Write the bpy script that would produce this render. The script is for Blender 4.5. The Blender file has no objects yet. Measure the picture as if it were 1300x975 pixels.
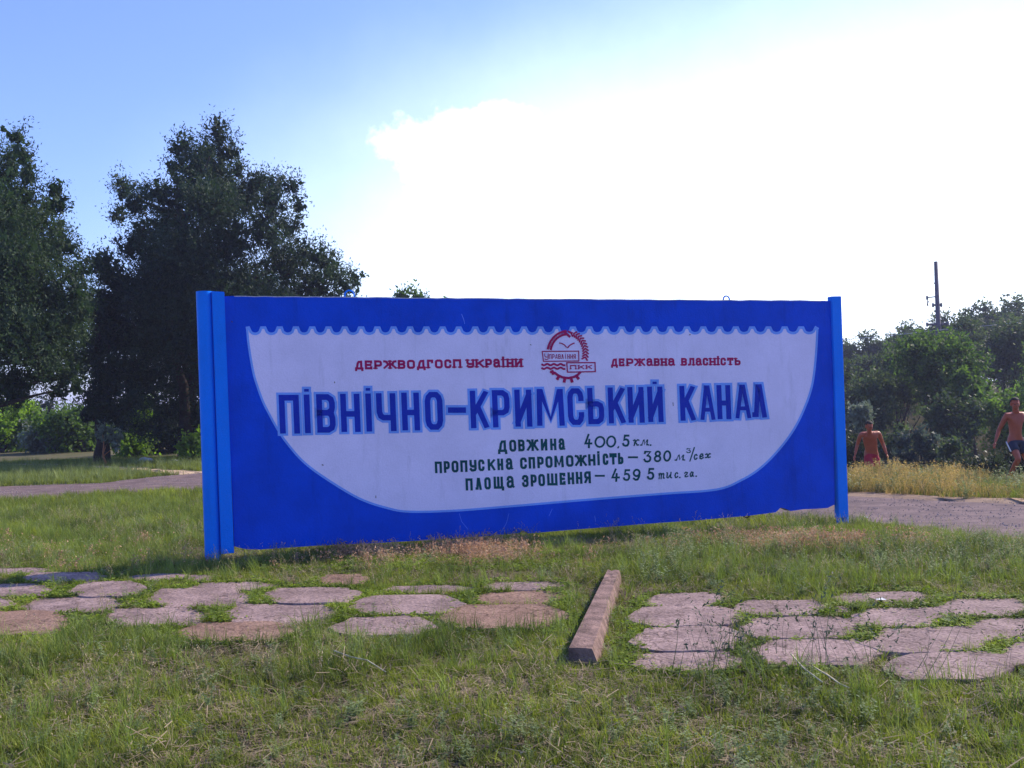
import bpy, bmesh, math, random
import numpy as np
from math import sin, cos, pi, radians, atan2, hypot
from mathutils import Vector, Matrix
from mathutils.geometry import tessellate_polygon
random.seed(7); RNG = np.random.default_rng(7)
scene = bpy.context.scene
COL = scene.collection

# ------------------------------------------------------------------ camera
F, PITCH, ROLL, EYE = 1264.0, radians(1.1), radians(1.75), 1.5
cam = bpy.data.cameras.new('camera'); cam_ob = bpy.data.objects.new('camera', cam); COL.objects.link(cam_ob)
cam.sensor_width = 36.0; cam.lens = 36.0 * F / 1300.0; cam.clip_end = 5000; cam.clip_start = 0.05
_d = Vector((0, cos(PITCH), sin(PITCH))); _r0 = Vector((1, 0, 0)); _u0 = Vector((0, -sin(PITCH), cos(PITCH)))
CR = _r0 * cos(ROLL) - _u0 * sin(ROLL); CU = _r0 * sin(ROLL) + _u0 * cos(ROLL); CD = _d; CC = Vector((0, 0, EYE))
m3 = Matrix((CR, CU, -CD)).transposed()
cam_ob.matrix_world = Matrix.Translation(CC) @ m3.to_4x4()
scene.camera = cam_ob

# ------------------------------------------------------------------ world, sun, exposure
SUN_AZ, SUN_EL = radians(58), radians(36)
w = bpy.data.worlds.new('World'); scene.world = w; w.use_nodes = True
nt = w.node_tree; nt.nodes.clear(); L = nt.links.new
def N(tree, typ, **kw):
    n = tree.nodes.new(typ)
    for k, v in kw.items():
        if k.startswith('i_'):
            key = k[2:]; n.inputs[int(key) if key.isdigit() else key].default_value = v
        else: setattr(n, k, v)
    return n
out = N(nt, 'ShaderNodeOutputWorld'); bg = N(nt, 'ShaderNodeBackground'); bg.inputs[1].default_value = 0.14
sky = N(nt, 'ShaderNodeTexSky', sky_type='NISHITA', sun_disc=False, sun_elevation=SUN_EL, sun_rotation=SUN_AZ,
        air_density=1.0, dust_density=0.7, ozone_density=1.6, altitude=60)
tint = N(nt, 'ShaderNodeMix', data_type='RGBA', blend_type='MULTIPLY'); tint.inputs[0].default_value = 1.0
tint.inputs[7].default_value = (0.86, 0.93, 1.40, 1)
L(sky.outputs[0], tint.inputs[6])
tc = N(nt, 'ShaderNodeTexCoord')
def vmath(op, a, b=None):
    n = N(nt, 'ShaderNodeVectorMath', operation=op); L(a, n.inputs[0])
    if b is not None:
        if isinstance(b, (tuple, list, Vector)): n.inputs[1].default_value = b
        else: L(b, n.inputs[1])
    return n
def mth(op, a, b, c=None, clamp=False):
    n = N(nt, 'ShaderNodeMath', operation=op, use_clamp=clamp)
    for i, v in enumerate((a, b, c)):
        if v is None: continue
        if isinstance(v, (int, float)): n.inputs[i].default_value = v
        else: L(v, n.inputs[i])
    return n.outputs[0]
def mapr(v, a, b, c=0.0, d=1.0):
    n = N(nt, 'ShaderNodeMapRange', interpolation_type='SMOOTHSTEP'); L(v, n.inputs[0])
    for i, q in enumerate((a, b, c, d)): n.inputs[i + 1].default_value = q
    return n.outputs[0]
def ray(px, py): return (CD + CR * ((px - 650) / F) + CU * ((487.5 - py) / F))
SUNV = Vector((sin(SUN_AZ) * cos(SUN_EL), cos(SUN_AZ) * cos(SUN_EL), sin(SUN_EL)))
nz = N(nt, 'ShaderNodeTexNoise', i_Scale=7.0, i_Detail=10.0, i_Roughness=0.66); L(tc.outputs[0], nz.inputs['Vector'])
# thin veil of bright cloud round the sun's side of the sky
sd = vmath('DOT_PRODUCT', tc.outputs[0], SUNV).outputs[1]
nzc = mth('SUBTRACT', nz.outputs[0], 0.5)
veil = mapr(mth('ADD', sd, mth('MULTIPLY', nzc, 0.10)), 0.96, 1.05)
# heaped cloud: a bank low in the north with a crisp upper edge
def puff(px, py, rx, edge):
    c = ray(px, py).normalized()
    dd = vmath('SUBTRACT', tc.outputs[0], c)
    sc_ = vmath('MULTIPLY', dd.outputs[0], (1 / rx[0], 1 / rx[0], 1 / rx[1]))
    ln = vmath('LENGTH', sc_.outputs[0]).outputs[1]
    v = mth('ADD', ln, mth('MULTIPLY', nzc, edge[1]))
    return mapr(v, 1.0 + edge[0], 1.0 - edge[0])
p1 = puff(590, 195, (0.082, 0.040), (0.30, 2.6))
p2 = puff(1030, 345, (0.40, 0.175), (0.85, .30))
p3 = puff(402, 191, (0.013, 0.006), (0.75, 4.5))
p4 = puff(356, 195, (0.011, 0.007), (0.8, 4.5))
p5 = puff(434, 171, (0.016, 0.006), (0.8, 5))
p3 = mth('MULTIPLY', p3, 0.14); p4 = mth('MULTIPLY', p4, 0.11); p5 = mth('MULTIPLY', p5, 0.1)
p1 = mth('MULTIPLY', p1, 0.8)
mask = mth('MAXIMUM', mth('MAXIMUM', veil, mth('MAXIMUM', p1, p2)), mth('MAXIMUM', p3, mth('MAXIMUM', p4, p5)))
cl = N(nt, 'ShaderNodeMix', data_type='RGBA'); L(mask, cl.inputs[0]); L(tint.outputs[2], cl.inputs[6])
cl.inputs[7].default_value = (8.6, 9.8, 11.0, 1)
L(cl.outputs[2], bg.inputs[0]); L(bg.outputs[0], out.inputs[0])

sun = bpy.data.lights.new('sun', 'SUN'); sun.energy = 5.0; sun.angle = radians(0.6); sun.color = (1.0, 0.89, 0.70)
so = bpy.data.objects.new('sun', sun); COL.objects.link(so)
so.rotation_euler = (-SUNV).to_track_quat('-Z', 'Y').to_euler()
scene.view_settings.view_transform = 'Standard'; scene.view_settings.look = 'None'
scene.view_settings.exposure = 0.55; scene.view_settings.gamma = 1.0; scene.view_settings.use_curve_mapping = False
scene.render.engine = 'CYCLES'

# ------------------------------------------------------------------ helpers
def ss(a, b, x):
    t = np.clip((np.asarray(x, float) - a) / (b - a), 0, 1); return t * t * (3 - 2 * t)
def _vn(x, y, s):
    x = np.asarray(x, float); y = np.asarray(y, float)
    return (np.sin(x * 1.3 * s + 1.7 * np.sin(y * .9 * s)) + np.sin(y * 1.1 * s + 2.1 * np.sin(x * .7 * s + 1.3)) + np.sin((x + y) * .77 * s + .5)) / 3
def ground(x, y):
    x = np.asarray(x, float); y = np.asarray(y, float)
    m = ss(-3, 4.5, x)
    z = -.26 * m * ss(8.6, 15, y) - m * 2.3 * ss(19.5, 27, y) + m * 4.6 * ss(34, 92, y)
    far = ss(30, 60, y)
    return z + .012 * _vn(x, y, 2.0) * (1 - .5 * ss(4, 9, y)) + .25 * _vn(x, y, .12) * far
def hit(px, py, z):
    v = ray(px, py); t = (z - EYE) / v.z; return CC + v * t
def hitg(px, py):
    z = 0.0
    for _ in range(25):
        p = hit(px, py, z); z = .5 * z + .5 * float(ground(p.x, p.y))
    return Vector((p.x, p.y, float(ground(p.x, p.y))))
def atd(px, py, Y):
    v = ray(px, py); return CC + v * (Y / v.y)

def mat(name, col, rough=.8, var=.15, scale=8.0, bump=.2, bscale=60.0, col2=None, metal=0.0, spec=.3, detail=6.0, sheen=None):
    m = bpy.data.materials.new(name); m.use_nodes = True; t = m.node_tree; b = t.nodes['Principled BSDF']
    b.inputs['Roughness'].default_value = rough; b.inputs['Metallic'].default_value = metal
    b.inputs['Specular IOR Level'].default_value = spec
    g = N(t, 'ShaderNodeNewGeometry'); n = N(t, 'ShaderNodeTexNoise', i_Scale=scale, i_Detail=detail, i_Roughness=.6)
    t.links.new(g.outputs['Position'], n.inputs['Vector'])
    r = N(t, 'ShaderNodeValToRGB'); e = r.color_ramp.elements
    c2 = col2 or tuple(min(1, c * (1 + var)) for c in col); c1 = tuple(c * (1 - var) for c in col) if not col2 else col
    e[0].position = .35; e[1].position = .65; e[0].color = (*c1, 1); e[1].color = (*c2, 1)
    t.links.new(n.outputs[0], r.inputs[0]); t.links.new(r.outputs[0], b.inputs['Base Color'])
    if bump:
        n2 = N(t, 'ShaderNodeTexNoise', i_Scale=bscale, i_Detail=5.0); t.links.new(g.outputs['Position'], n2.inputs['Vector'])
        bp = N(t, 'ShaderNodeBump', i_Strength=bump, i_Distance=.01); t.links.new(n2.outputs[0], bp.inputs['Height'])
        t.links.new(bp.outputs[0], b.inputs['Normal'])
    return m
def leafmat(name, dark, light, trans=.45, nscale=.8, tcol=None, rough=.6):
    m = bpy.data.materials.new(name); m.use_nodes = True; t = m.node_tree; t.nodes.clear()
    o = N(t, 'ShaderNodeOutputMaterial'); mx = N(t, 'ShaderNodeMixShader'); mx.inputs[0].default_value = trans
    b = N(t, 'ShaderNodeBsdfPrincipled'); b.inputs['Roughness'].default_value = rough; b.inputs['Specular IOR Level'].default_value = .25
    tr = N(t, 'ShaderNodeBsdfTranslucent')
    a = N(t, 'ShaderNodeAttribute', attribute_name='v'); g = N(t, 'ShaderNodeNewGeometry')
    n = N(t, 'ShaderNodeTexNoise', i_Scale=nscale, i_Detail=4.0); t.links.new(g.outputs['Position'], n.inputs['Vector'])
    ad = N(t, 'ShaderNodeMath', operation='MULTIPLY_ADD'); ad.inputs[1].default_value = .55
    sb = N(t, 'ShaderNodeMath', operation='MULTIPLY_ADD'); t.links.new(n.outputs[0], sb.inputs[0]); sb.inputs[1].default_value = 1.5; sb.inputs[2].default_value = -.5
    t.links.new(a.outputs['Fac'], ad.inputs[0]); t.links.new(sb.outputs[0], ad.inputs[2])
    r = N(t, 'ShaderNodeValToRGB'); e = r.color_ramp.elements
    e[0].position = .1; e[1].position = .95; e[0].color = (*dark, 1); e[1].color = (*light, 1)
    t.links.new(ad.outputs[0], r.inputs[0]); t.links.new(r.outputs[0], b.inputs['Base Color'])
    hs = N(t, 'ShaderNodeMix', data_type='RGBA', blend_type='MULTIPLY'); hs.inputs[0].default_value = 1
    hs.inputs[7].default_value = (*(tcol or (1.25, 1.35, .55)), 1)
    t.links.new(r.outputs[0], hs.inputs[6]); t.links.new(hs.outputs[2], tr.inputs[0])
    t.links.new(b.outputs[0], mx.inputs[1]); t.links.new(tr.outputs[0], mx.inputs[2]); t.links.new(mx.outputs[0], o.inputs[0])
    return m

def tag(o, label=None, cat=None, group=None, kind=None):
    if label: o['label'] = label
    if cat: o['category'] = cat
    if group: o['group'] = group
    if kind: o['kind'] = kind
    return o
def link(name, me, parent=None, mats=()):
    for mm in mats: me.materials.append(mm)
    o = bpy.data.objects.new(name, me); COL.objects.link(o)
    if parent is not None: o.parent = parent; o.matrix_parent_inverse = Matrix.Translation(-parent.location) if parent.type == 'EMPTY' else Matrix.Identity(4)
    return o
def empty(name, loc):
    o = bpy.data.objects.new(name, None); o.location = loc; o.empty_display_size = .3; COL.objects.link(o); return o
def mesh(name, vs, fs, smooth=False):
    me = bpy.data.meshes.new(name); me.from_pydata([tuple(v) for v in vs], [], fs)
    if smooth: me.shade_smooth()
    me.update(); return me
def npmesh(name, V, k, v=None):
    """V: (n*k,3) verts; faces of k verts each in order"""
    n = len(V) // k; me = bpy.data.meshes.new(name)
    me.vertices.add(len(V)); me.vertices.foreach_set('co', V.astype(np.float32).ravel())
    me.loops.add(len(V)); me.loops.foreach_set('vertex_index', np.arange(len(V), dtype=np.int32))
    me.polygons.add(n); me.polygons.foreach_set('loop_start', np.arange(0, len(V), k, dtype=np.int32))
    me.polygons.foreach_set('loop_total', np.full(n, k, dtype=np.int32))
    if v is not None:
        at = me.attributes.new('v', 'FLOAT', 'POINT'); at.data.foreach_set('value', np.repeat(v, k).astype(np.float32))
    me.update(); return me
def tube(pts, rads, n=8, cap=True):
    """returns verts, faces of tapered tube"""
    vs, fs = [], []; pts = [Vector(p) for p in pts]; prev = None
    for i, p in enumerate(pts):
        t = (pts[min(i + 1, len(pts) - 1)] - pts[max(i - 1, 0)]).normalized()
        if prev is None:
            a = t.orthogonal().normalized()
        else: a = (prev - t * prev.dot(t)).normalized()
        prev = a; b = t.cross(a)
        for k in range(n):
            q = 2 * pi * k / n; vs.append(p + (a * cos(q) + b * sin(q)) * rads[i])
    for i in range(len(pts) - 1):
        for k in range(n):
            k2 = (k + 1) % n; fs.append((i * n + k, i * n + k2, (i + 1) * n + k2, (i + 1) * n + k))
    if cap: fs.append(tuple(range(n))[::-1]); fs.append(tuple(range((len(pts) - 1) * n, len(pts) * n)))
    return vs, fs
class MB:
    def __init__(s): s.v = []; s.f = []; s.m = []
    def add(s, vf, mi=0):
        o = len(s.v); s.v += list(vf[0]); s.f += [tuple(i + o for i in f) for f in vf[1]]; s.m += [mi] * len(vf[1])
    def build(s, name, mats, parent=None, smooth=False):
        me = mesh(name, s.v, s.f, smooth); o = link(name, me, parent, mats)
        me.polygons.foreach_set('material_index', s.m); return o
def box(o, ax, ay, az):
    """box from corner o with edge vectors"""
    o = Vector(o); ax = Vector(ax); ay = Vector(ay); az = Vector(az)
    v = [o, o + ax, o + ax + ay, o + ay, o + az, o + ax + az, o + ax + ay + az, o + ay + az]
    return v, [(0, 3, 2, 1), (4, 5, 6, 7), (0, 1, 5, 4), (1, 2, 6, 5), (2, 3, 7, 6), (3, 0, 4, 7)]

# ------------------------------------------------------------------ ground, roads
def axis(parts):
    a = []
    for lo, hi, st in parts: a += list(np.arange(lo, hi, st))
    return np.array(a + [parts[-1][1]])
xs = axis([(-900, -100, 50), (-100, -30, 5), (-30, -12, 1), (-12, 12, .25), (12, 30, 1), (30, 100, 5), (100, 900, 50)])
ys = axis([(-60, 0, 5), (0, 3, .5), (3, 20, .25), (20, 40, .5), (40, 110, 2), (110, 1500, 60)])
GX, GY = np.meshgrid(xs, ys); GZ = ground(GX, GY)
nx, ny = len(xs), len(ys); idx = np.arange(nx * ny).reshape(ny, nx)
Q = np.stack([idx[:-1, :-1], idx[:-1, 1:], idx[1:, 1:], idx[1:, :-1]], -1).reshape(-1, 4)
gme = bpy.data.meshes.new('ground'); gme.from_pydata(np.stack([GX, GY, GZ], -1).reshape(-1, 3).tolist(), [], Q.tolist()); gme.shade_smooth()
def ground_mat():
    m = mat('soil', (.10, .085, .05), .95, bump=.8, bscale=45, scale=3, col2=(.12, .105, .06), spec=.1); t = m.node_tree
    b = t.nodes['Principled BSDF']; g = N(t, 'ShaderNodeNewGeometry')
    n = N(t, 'ShaderNodeTexNoise', i_Scale=.9, i_Detail=8.0, i_Roughness=.7); t.links.new(g.outputs['Position'], n.inputs['Vector'])
    r = N(t, 'ShaderNodeValToRGB'); e = r.color_ramp.elements; e[0].position = .42; e[1].position = .58
    e[0].color = (.06, .075, .025, 1); e[1].color = (.11, .095, .055, 1)
    t.links.new(n.outputs[0], r.inputs[0])
    mx = N(t, 'ShaderNodeMix', data_type='RGBA'); mx.inputs[0].default_value = .6
    old = b.inputs['Base Color'].links[0].from_socket
    t.links.new(old, mx.inputs[6]); t.links.new(r.outputs[0], mx.inputs[7]); t.links.new(mx.outputs[2], b.inputs['Base Color'])
    return m
tag(link('ground', gme, None, [ground_mat()]), kind='structure')
road_m = mat('worn_road_surface', (.10, .072, .078), .95, bump=1.0, bscale=25, scale=2.6, col2=(.19, .135, .135), spec=.1, detail=14.0)
sand_m = mat('sandy_verge', (.40, .29, .19), .95, bump=.6, bscale=40, scale=2.0, col2=(.5, .37, .25), spec=.1)
near_px = [(1700, 760), (1450, 722), (1300, 690), (1200, 677), (1090, 664), (985, 658)]
near_l = [(255, 622), (130, 627), (0, 636), (-200, 655), (-500, 690)]
far_px = [(1700, 672), (1450, 651), (1300, 640), (1200, 636), (1090, 630)]
far_l = [(255, 601), (195, 606), (130, 614), (60, 616), (0, 618), (-200, 630), (-500, 650)]
def gxy(px, py): p = hitg(px, py); return (p.x, p.y)
near = [gxy(*p) for p in near_px] + [(1.2, 17.6), (-2.5, 20.2)] + [gxy(*p) for p in near_l]
far = [gxy(*p) for p in far_px] + [(4.0, 20.5), (-.5, 24), (-5, 28.5)] + [gxy(*p) for p in far_l]
def resample(P, n):
    P = np.array(P); d = np.r_[0, np.cumsum(np.hypot(*np.diff(P, axis=0).T))]; t = np.linspace(0, d[-1], n)
    return np.stack([np.interp(t, d, P[:, 0]), np.interp(t, d, P[:, 1])], 1)
def strip(name, A, B, m, dz, nu=220, nv=24, jit=.06):
    A = resample(A, nu); B = resample(B, nu)
    A += (RNG.random(A.shape) - .5) * jit; B += (RNG.random(B.shape) - .5) * jit
    t = np.linspace(0, 1, nv)[None, :, None]; G = A[:, None] * (1 - t) + B[:, None] * t
    z = ground(G[..., 0], G[..., 1]) + dz
    edge = np.minimum(np.linspace(0, 1, nv), np.linspace(1, 0, nv))[None, :]
    z = z - .03 * (edge == 0)
    V = np.concatenate([G, z[..., None]], -1).reshape(-1, 3); ii = np.arange(nu * nv).reshape(nu, nv)
    Q = np.stack([ii[:-1, :-1], ii[:-1, 1:], ii[1:, 1:], ii[1:, :-1]], -1).reshape(-1, 4)
    me = bpy.data.meshes.new(name); me.from_pydata(V.tolist(), [], Q.tolist()); me.shade_smooth()
    tag(link(name, me, None, [m]), kind='structure'); return np.r_[A, B[::-1]]
road_poly = strip('road', near, far, road_m, .02)
# side path forking off to the left under the trees
pa = [gxy(*p) for p in [(400, 606), (262, 603), (200, 602), (150, 598.5), (100, 594.5), (60, 593), (-40, 592)]]
pb = [gxy(*p) for p in [(400, 596), (262, 599.5), (210, 596.5), (170, 593.6), (120, 591.3), (60, 589.5), (-40, 588.5)]]
path_poly = strip('path', pa, pb, sand_m, .012, 80, 10, .25)
va = [gxy(*p) for p in [(1700, 668), (1450, 648), (1300, 642), (1200, 638.5), (1090, 633), (1000, 630)]]
vb = [gxy(*p) for p in [(1700, 655), (1450, 640), (1300, 634), (1200, 632), (1090, 624), (1000, 622)]]
verge_poly = strip('verge', va, vb, mat('verge_dust', (.19, .13, .10), .95, bump=.6, bscale=40, scale=2.0, col2=(.29, .205, .15), spec=.1), .034, 80, 6, .15)

def inpoly(x, y, P):
    P = np.asarray(P); c = np.zeros(x.shape, bool); j = len(P) - 1
    for i in range(len(P)):
        xi, yi = P[i]; xj, yj = P[j]
        with np.errstate(divide='ignore', invalid='ignore'):
            c ^= ((yi > y) != (yj > y)) & (x < (xj - xi) * (y - yi) / (yj - yi + 1e-12) + xi)
        j = i
    return c

# ------------------------------------------------------------------ sign
B0 = hit(298, 697, .12); B1 = hit(1062, 640, .12)
DR = (B1 - B0).normalized(); NF = Vector((DR.y, -DR.x, 0)); UP = Vector((0, 0, 1))
def PW(px, py, off=0.0):
    v = ray(px, py); n = NF; o = B0 + n * off
    t = (o - CC).dot(n) / v.dot(n); return CC + v * t
def PP(px, py, off=0.0):
    """same panel-plane point, lifted straight out of the panel"""
    return PW(px, py) + NF * off
sign = tag(empty('concrete_sign', (B0 + B1) / 2 - UP * .12), 'large blue and white painted concrete sign with Ukrainian wording between two blue posts', 'sign')
def paint(name, col, var, rough, stains=0.0):
    m = mat(name, col, rough, var, 2.2, .35, 55, detail=9.0, spec=.08); t = m.node_tree; b = t.nodes['Principled BSDF']
    if stains:
        g = N(t, 'ShaderNodeNewGeometry'); mp = N(t, 'ShaderNodeMapping'); mp.inputs['Scale'].default_value = (3, 3, .5)
        t.links.new(g.outputs['Position'], mp.inputs[0])
        n = N(t, 'ShaderNodeTexNoise', i_Scale=2.5, i_Detail=9.0, i_Roughness=.7); t.links.new(mp.outputs[0], n.inputs['Vector'])
        r = N(t, 'ShaderNodeValToRGB'); e = r.color_ramp.elements; e[0].position = .55; e[1].position = .75
        e[0].color = (1, 1, 1, 1); e[1].color = (1 - stains, 1 - stains, 1 - stains, 1)
        t.links.new(n.outputs[0], r.inputs[0])
        v = N(t, 'ShaderNodeTexNoise', i_Scale=190.0, i_Detail=2.0); t.links.new(g.outputs['Position'], v.inputs['Vector'])
        r2 = N(t, 'ShaderNodeValToRGB'); e = r2.color_ramp.elements; e[0].position = .3; e[1].position = .7
        e[0].color = (.86, .86, .88, 1); e[1].color = (1.06, 1.06, 1.06, 1); t.links.new(v.outputs[0], r2.inputs[0])
        m1 = N(t, 'ShaderNodeMix', data_type='RGBA', blend_type='MULTIPLY'); m1.inputs[0].default_value = 1
        m2 = N(t, 'ShaderNodeMix', data_type='RGBA', blend_type='MULTIPLY'); m2.inputs[0].default_value = 1
        old = b.inputs['Base Color'].links[0].from_socket
        t.links.new(old, m1.inputs[6]); t.links.new(r.outputs[0], m1.inputs[7]); t.links.new(m1.outputs[2], m2.inputs[6]); t.links.new(r2.outputs[0], m2.inputs[7])
        t.links.new(m2.outputs[2], b.inputs['Base Color'])
    return m
blue_m = paint('deep_blue_paint', (.001, .066, .60), .12, .5, .22)
post_m = paint('bright_blue_paint', (.003, .20, .86), .05, .38, .12)
white_m = paint('off_white_paint', (.80, .72, .94), .05, .6, .16)
lblue_m = paint('light_blue_paint', (.19, .38, .92), .10, .55, .1)
title_m = paint('title_blue_paint', (.010, .035, .42), .10, .5, .1)
red_m = paint('crimson_paint', (.40, .012, .10), .12, .5)
green_m = paint('dark_green_paint', (.006, .075, .085), .15, .5)
conc_m = mat('bare_concrete', (.30, .28, .27), .95, .25, 20, .6, 90)
rust_m = mat('rusty_steel', (.06, .035, .03), .8, .4, 60, .4, 150)

top = [(285, 376.2)]
for i in range(1, 60):
    x = 285 + 770 * i / 60; top.append((x, 376.2 + 6 * i / 60 + random.uniform(-.45, .45) - .6 * (abs(i - 30) / 30)))
top.append((1056, 382))
bot = [(1060, 641), (1058, 641.2), (1051, 644.8), (1035, 646), (1020, 646.5), (1004, 648.8), (1000, 647), (996, 645.5), (991, 644.4), (988, 647.5), (984.5, 650.4),
       (948, 655), (880, 660.8), (820, 665), (769, 669.2), (720, 673), (680, 676.4), (671, 677.2), (667, 674.8), (663.5, 673), (659, 676.8), (620, 680.5), (560, 684.6), (480, 689.3), (400, 692.8), (330, 697.6), (312, 697.2), (297, 693.5), (285 + 12.5, 693)]
outl = top + bot + [(291, 540)]
fr = [PP(x, y, 0) for x, y in outl]; bk = [p - NF * .13 for p in fr]
n = len(fr); tris = tessellate_polygon([[Vector(((p - B0).dot(DR), p.z, 0)) for p in fr]])
mb = MB(); mb.add((fr + bk, [tuple(t) for t in tris] + [tuple(n + i for i in t[::-1]) for t in tris]), 0)
mb.add((fr + bk, [(i, (i + 1) % n, n + (i + 1) % n, n + i) for i in range(n)]), 1)
panel = mb.build('concrete_panel', [blue_m, conc_m], sign)
bmn = bmesh.new(); bmn.from_mesh(panel.data); bmesh.ops.remove_doubles(bmn, verts=bmn.verts, dist=1e-5); bmesh.ops.recalc_face_normals(bmn, faces=bmn.faces); bmn.to_mesh(panel.data); bmn.free()

RIM = [(x, y + .5) for x, y in top[1:-1]]
def smooth_path(P, k=6):
    """catmull-rom"""
    P = [Vector((*p, 0)) for p in P]; o = []
    for i in range(len(P) - 1):
        a = P[max(i - 1, 0)]; b = P[i]; c = P[i + 1]; d = P[min(i + 2, len(P) - 1)]
        for j in range(k):
            t = j / k; o.append(.5 * ((2 * b) + (c - a) * t + (2 * a - 5 * b + 4 * c - d) * t * t + (3 * b - a - 3 * c + d) * t ** 3))
    o.append(P[-1]); return [(p.x, p.y) for p in o]
left_c = [(313.6, 416), (316, 440), (321.5, 472), (327, 491), (334, 510), (341.5, 525), (352.5, 545), (364, 562), (385.6, 586.5), (416, 609), (456.6, 633), (492, 645), (520, 649.5),
          (578, 648.2), (650, 642.5), (732, 635.5), (838, 627), (909, 621.5), (941, 609.5), (965.5, 594), (988.5, 571), (1008, 544.6), (1022, 516), (1031, 488), (1035.5, 452.6), (1037.5, 417)]
hull = smooth_path(left_c)
scal = []; ns = 35; x0, x1 = 1037.5, 313.6
for k in range(ns):
    for j in range(9):
        t = (k + j / 9) / ns; x = x0 + (x1 - x0) * t; u = j / 9
        dip = 0 if (u < .12 or u > .88) else math.sqrt(max(0, 1 - ((u - .5) / .38) ** 2)) if abs(u - .5) < .38 else 0
        scal.append((x + random.uniform(-.2, .2), 415.8 + 8.0 * dip * (1 - .12 * (1 - t)) - .4 * abs(t - .5)))
fieldp = hull + scal[1:]
def poly_obj(name, pts, off, m, parent=sign):
    V = [PP(x, y, off) for x, y in pts]; T = tessellate_polygon([[Vector((x, -y, 0)) for x, y in pts]])
    o = link(name, mesh(name, V, [tuple(t) for t in T]), parent, [m]); return o
poly_obj('white_field', fieldp, .0010, white_m)

def offs_strip(pts, wid, closed=False, cap=True):
    """2-D mitred ribbon -> verts2d, quads"""
    P = [np.array(p, float) for p in pts]
    Q = [P[0]]
    for p in P[1:]:
        if np.hypot(*(p - Q[-1])) > 1e-4: Q.append(p)
    P = Q; n = len(P)
    if n < 2: return [], []
    if cap and not closed:
        d = P[0] - P[1]; P[0] = P[0] + d / np.hypot(*d) * wid / 2
        d = P[-1] - P[-2]; P[-1] = P[-1] + d / np.hypot(*d) * wid / 2
    V = []
    for i in range(n):
        if closed: a = P[i] - P[i - 1]; b = P[(i + 1) % n] - P[i]
        else:
            a = P[i] - P[i - 1] if i else P[1] - P[0]; b = P[i + 1] - P[i] if i < n - 1 else P[-1] - P[-2]
        a = a / np.hypot(*a); b = b / np.hypot(*b); na = np.array([-a[1], a[0]]); nb = np.array([-b[1], b[0]])
        m_ = na + nb; l = m_ @ m_
        if l < .3: m_ = nb; k = 1
        else: k = 2 / l
        m_ = m_ * min(k, 1.45) * wid / 2
        V += [P[i] + m_, P[i] - m_]
    Fc = [(2 * i, 2 * i + 1, 2 * i + 3, 2 * i + 2) for i in range(n - 1)]
    if closed: Fc.append((2 * n - 2, 2 * n - 1, 1, 0))
    return V, Fc
def ribbons(name, strokes, m, off, wid=None, parent=sign):
    """strokes: list of (pts px, width px, closed). every stroke gets a hair more offset than the one before it"""
    mb = MB()
    for i, st_ in enumerate(strokes):
        pts, w_, cl_ = st_[:3]; V, Fc = offs_strip(pts, wid if wid else w_, cl_)
        if len(st_) > 3: V = [(v[0], min(max(v[1], st_[3]), st_[4])) for v in V]
        if V: mb.add(([PP(v[0], v[1], off + .00009 * (i % 9)) for v in V], Fc))
    return mb.build(name, [m], parent)
ribbons('wave_border', [(hull, 2.8, False), ([(x, y + .3) for x, y in [hull[-1]] + scal[1:] + [hull[0]]], 3.3, False)], lblue_m, .0020)

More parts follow.
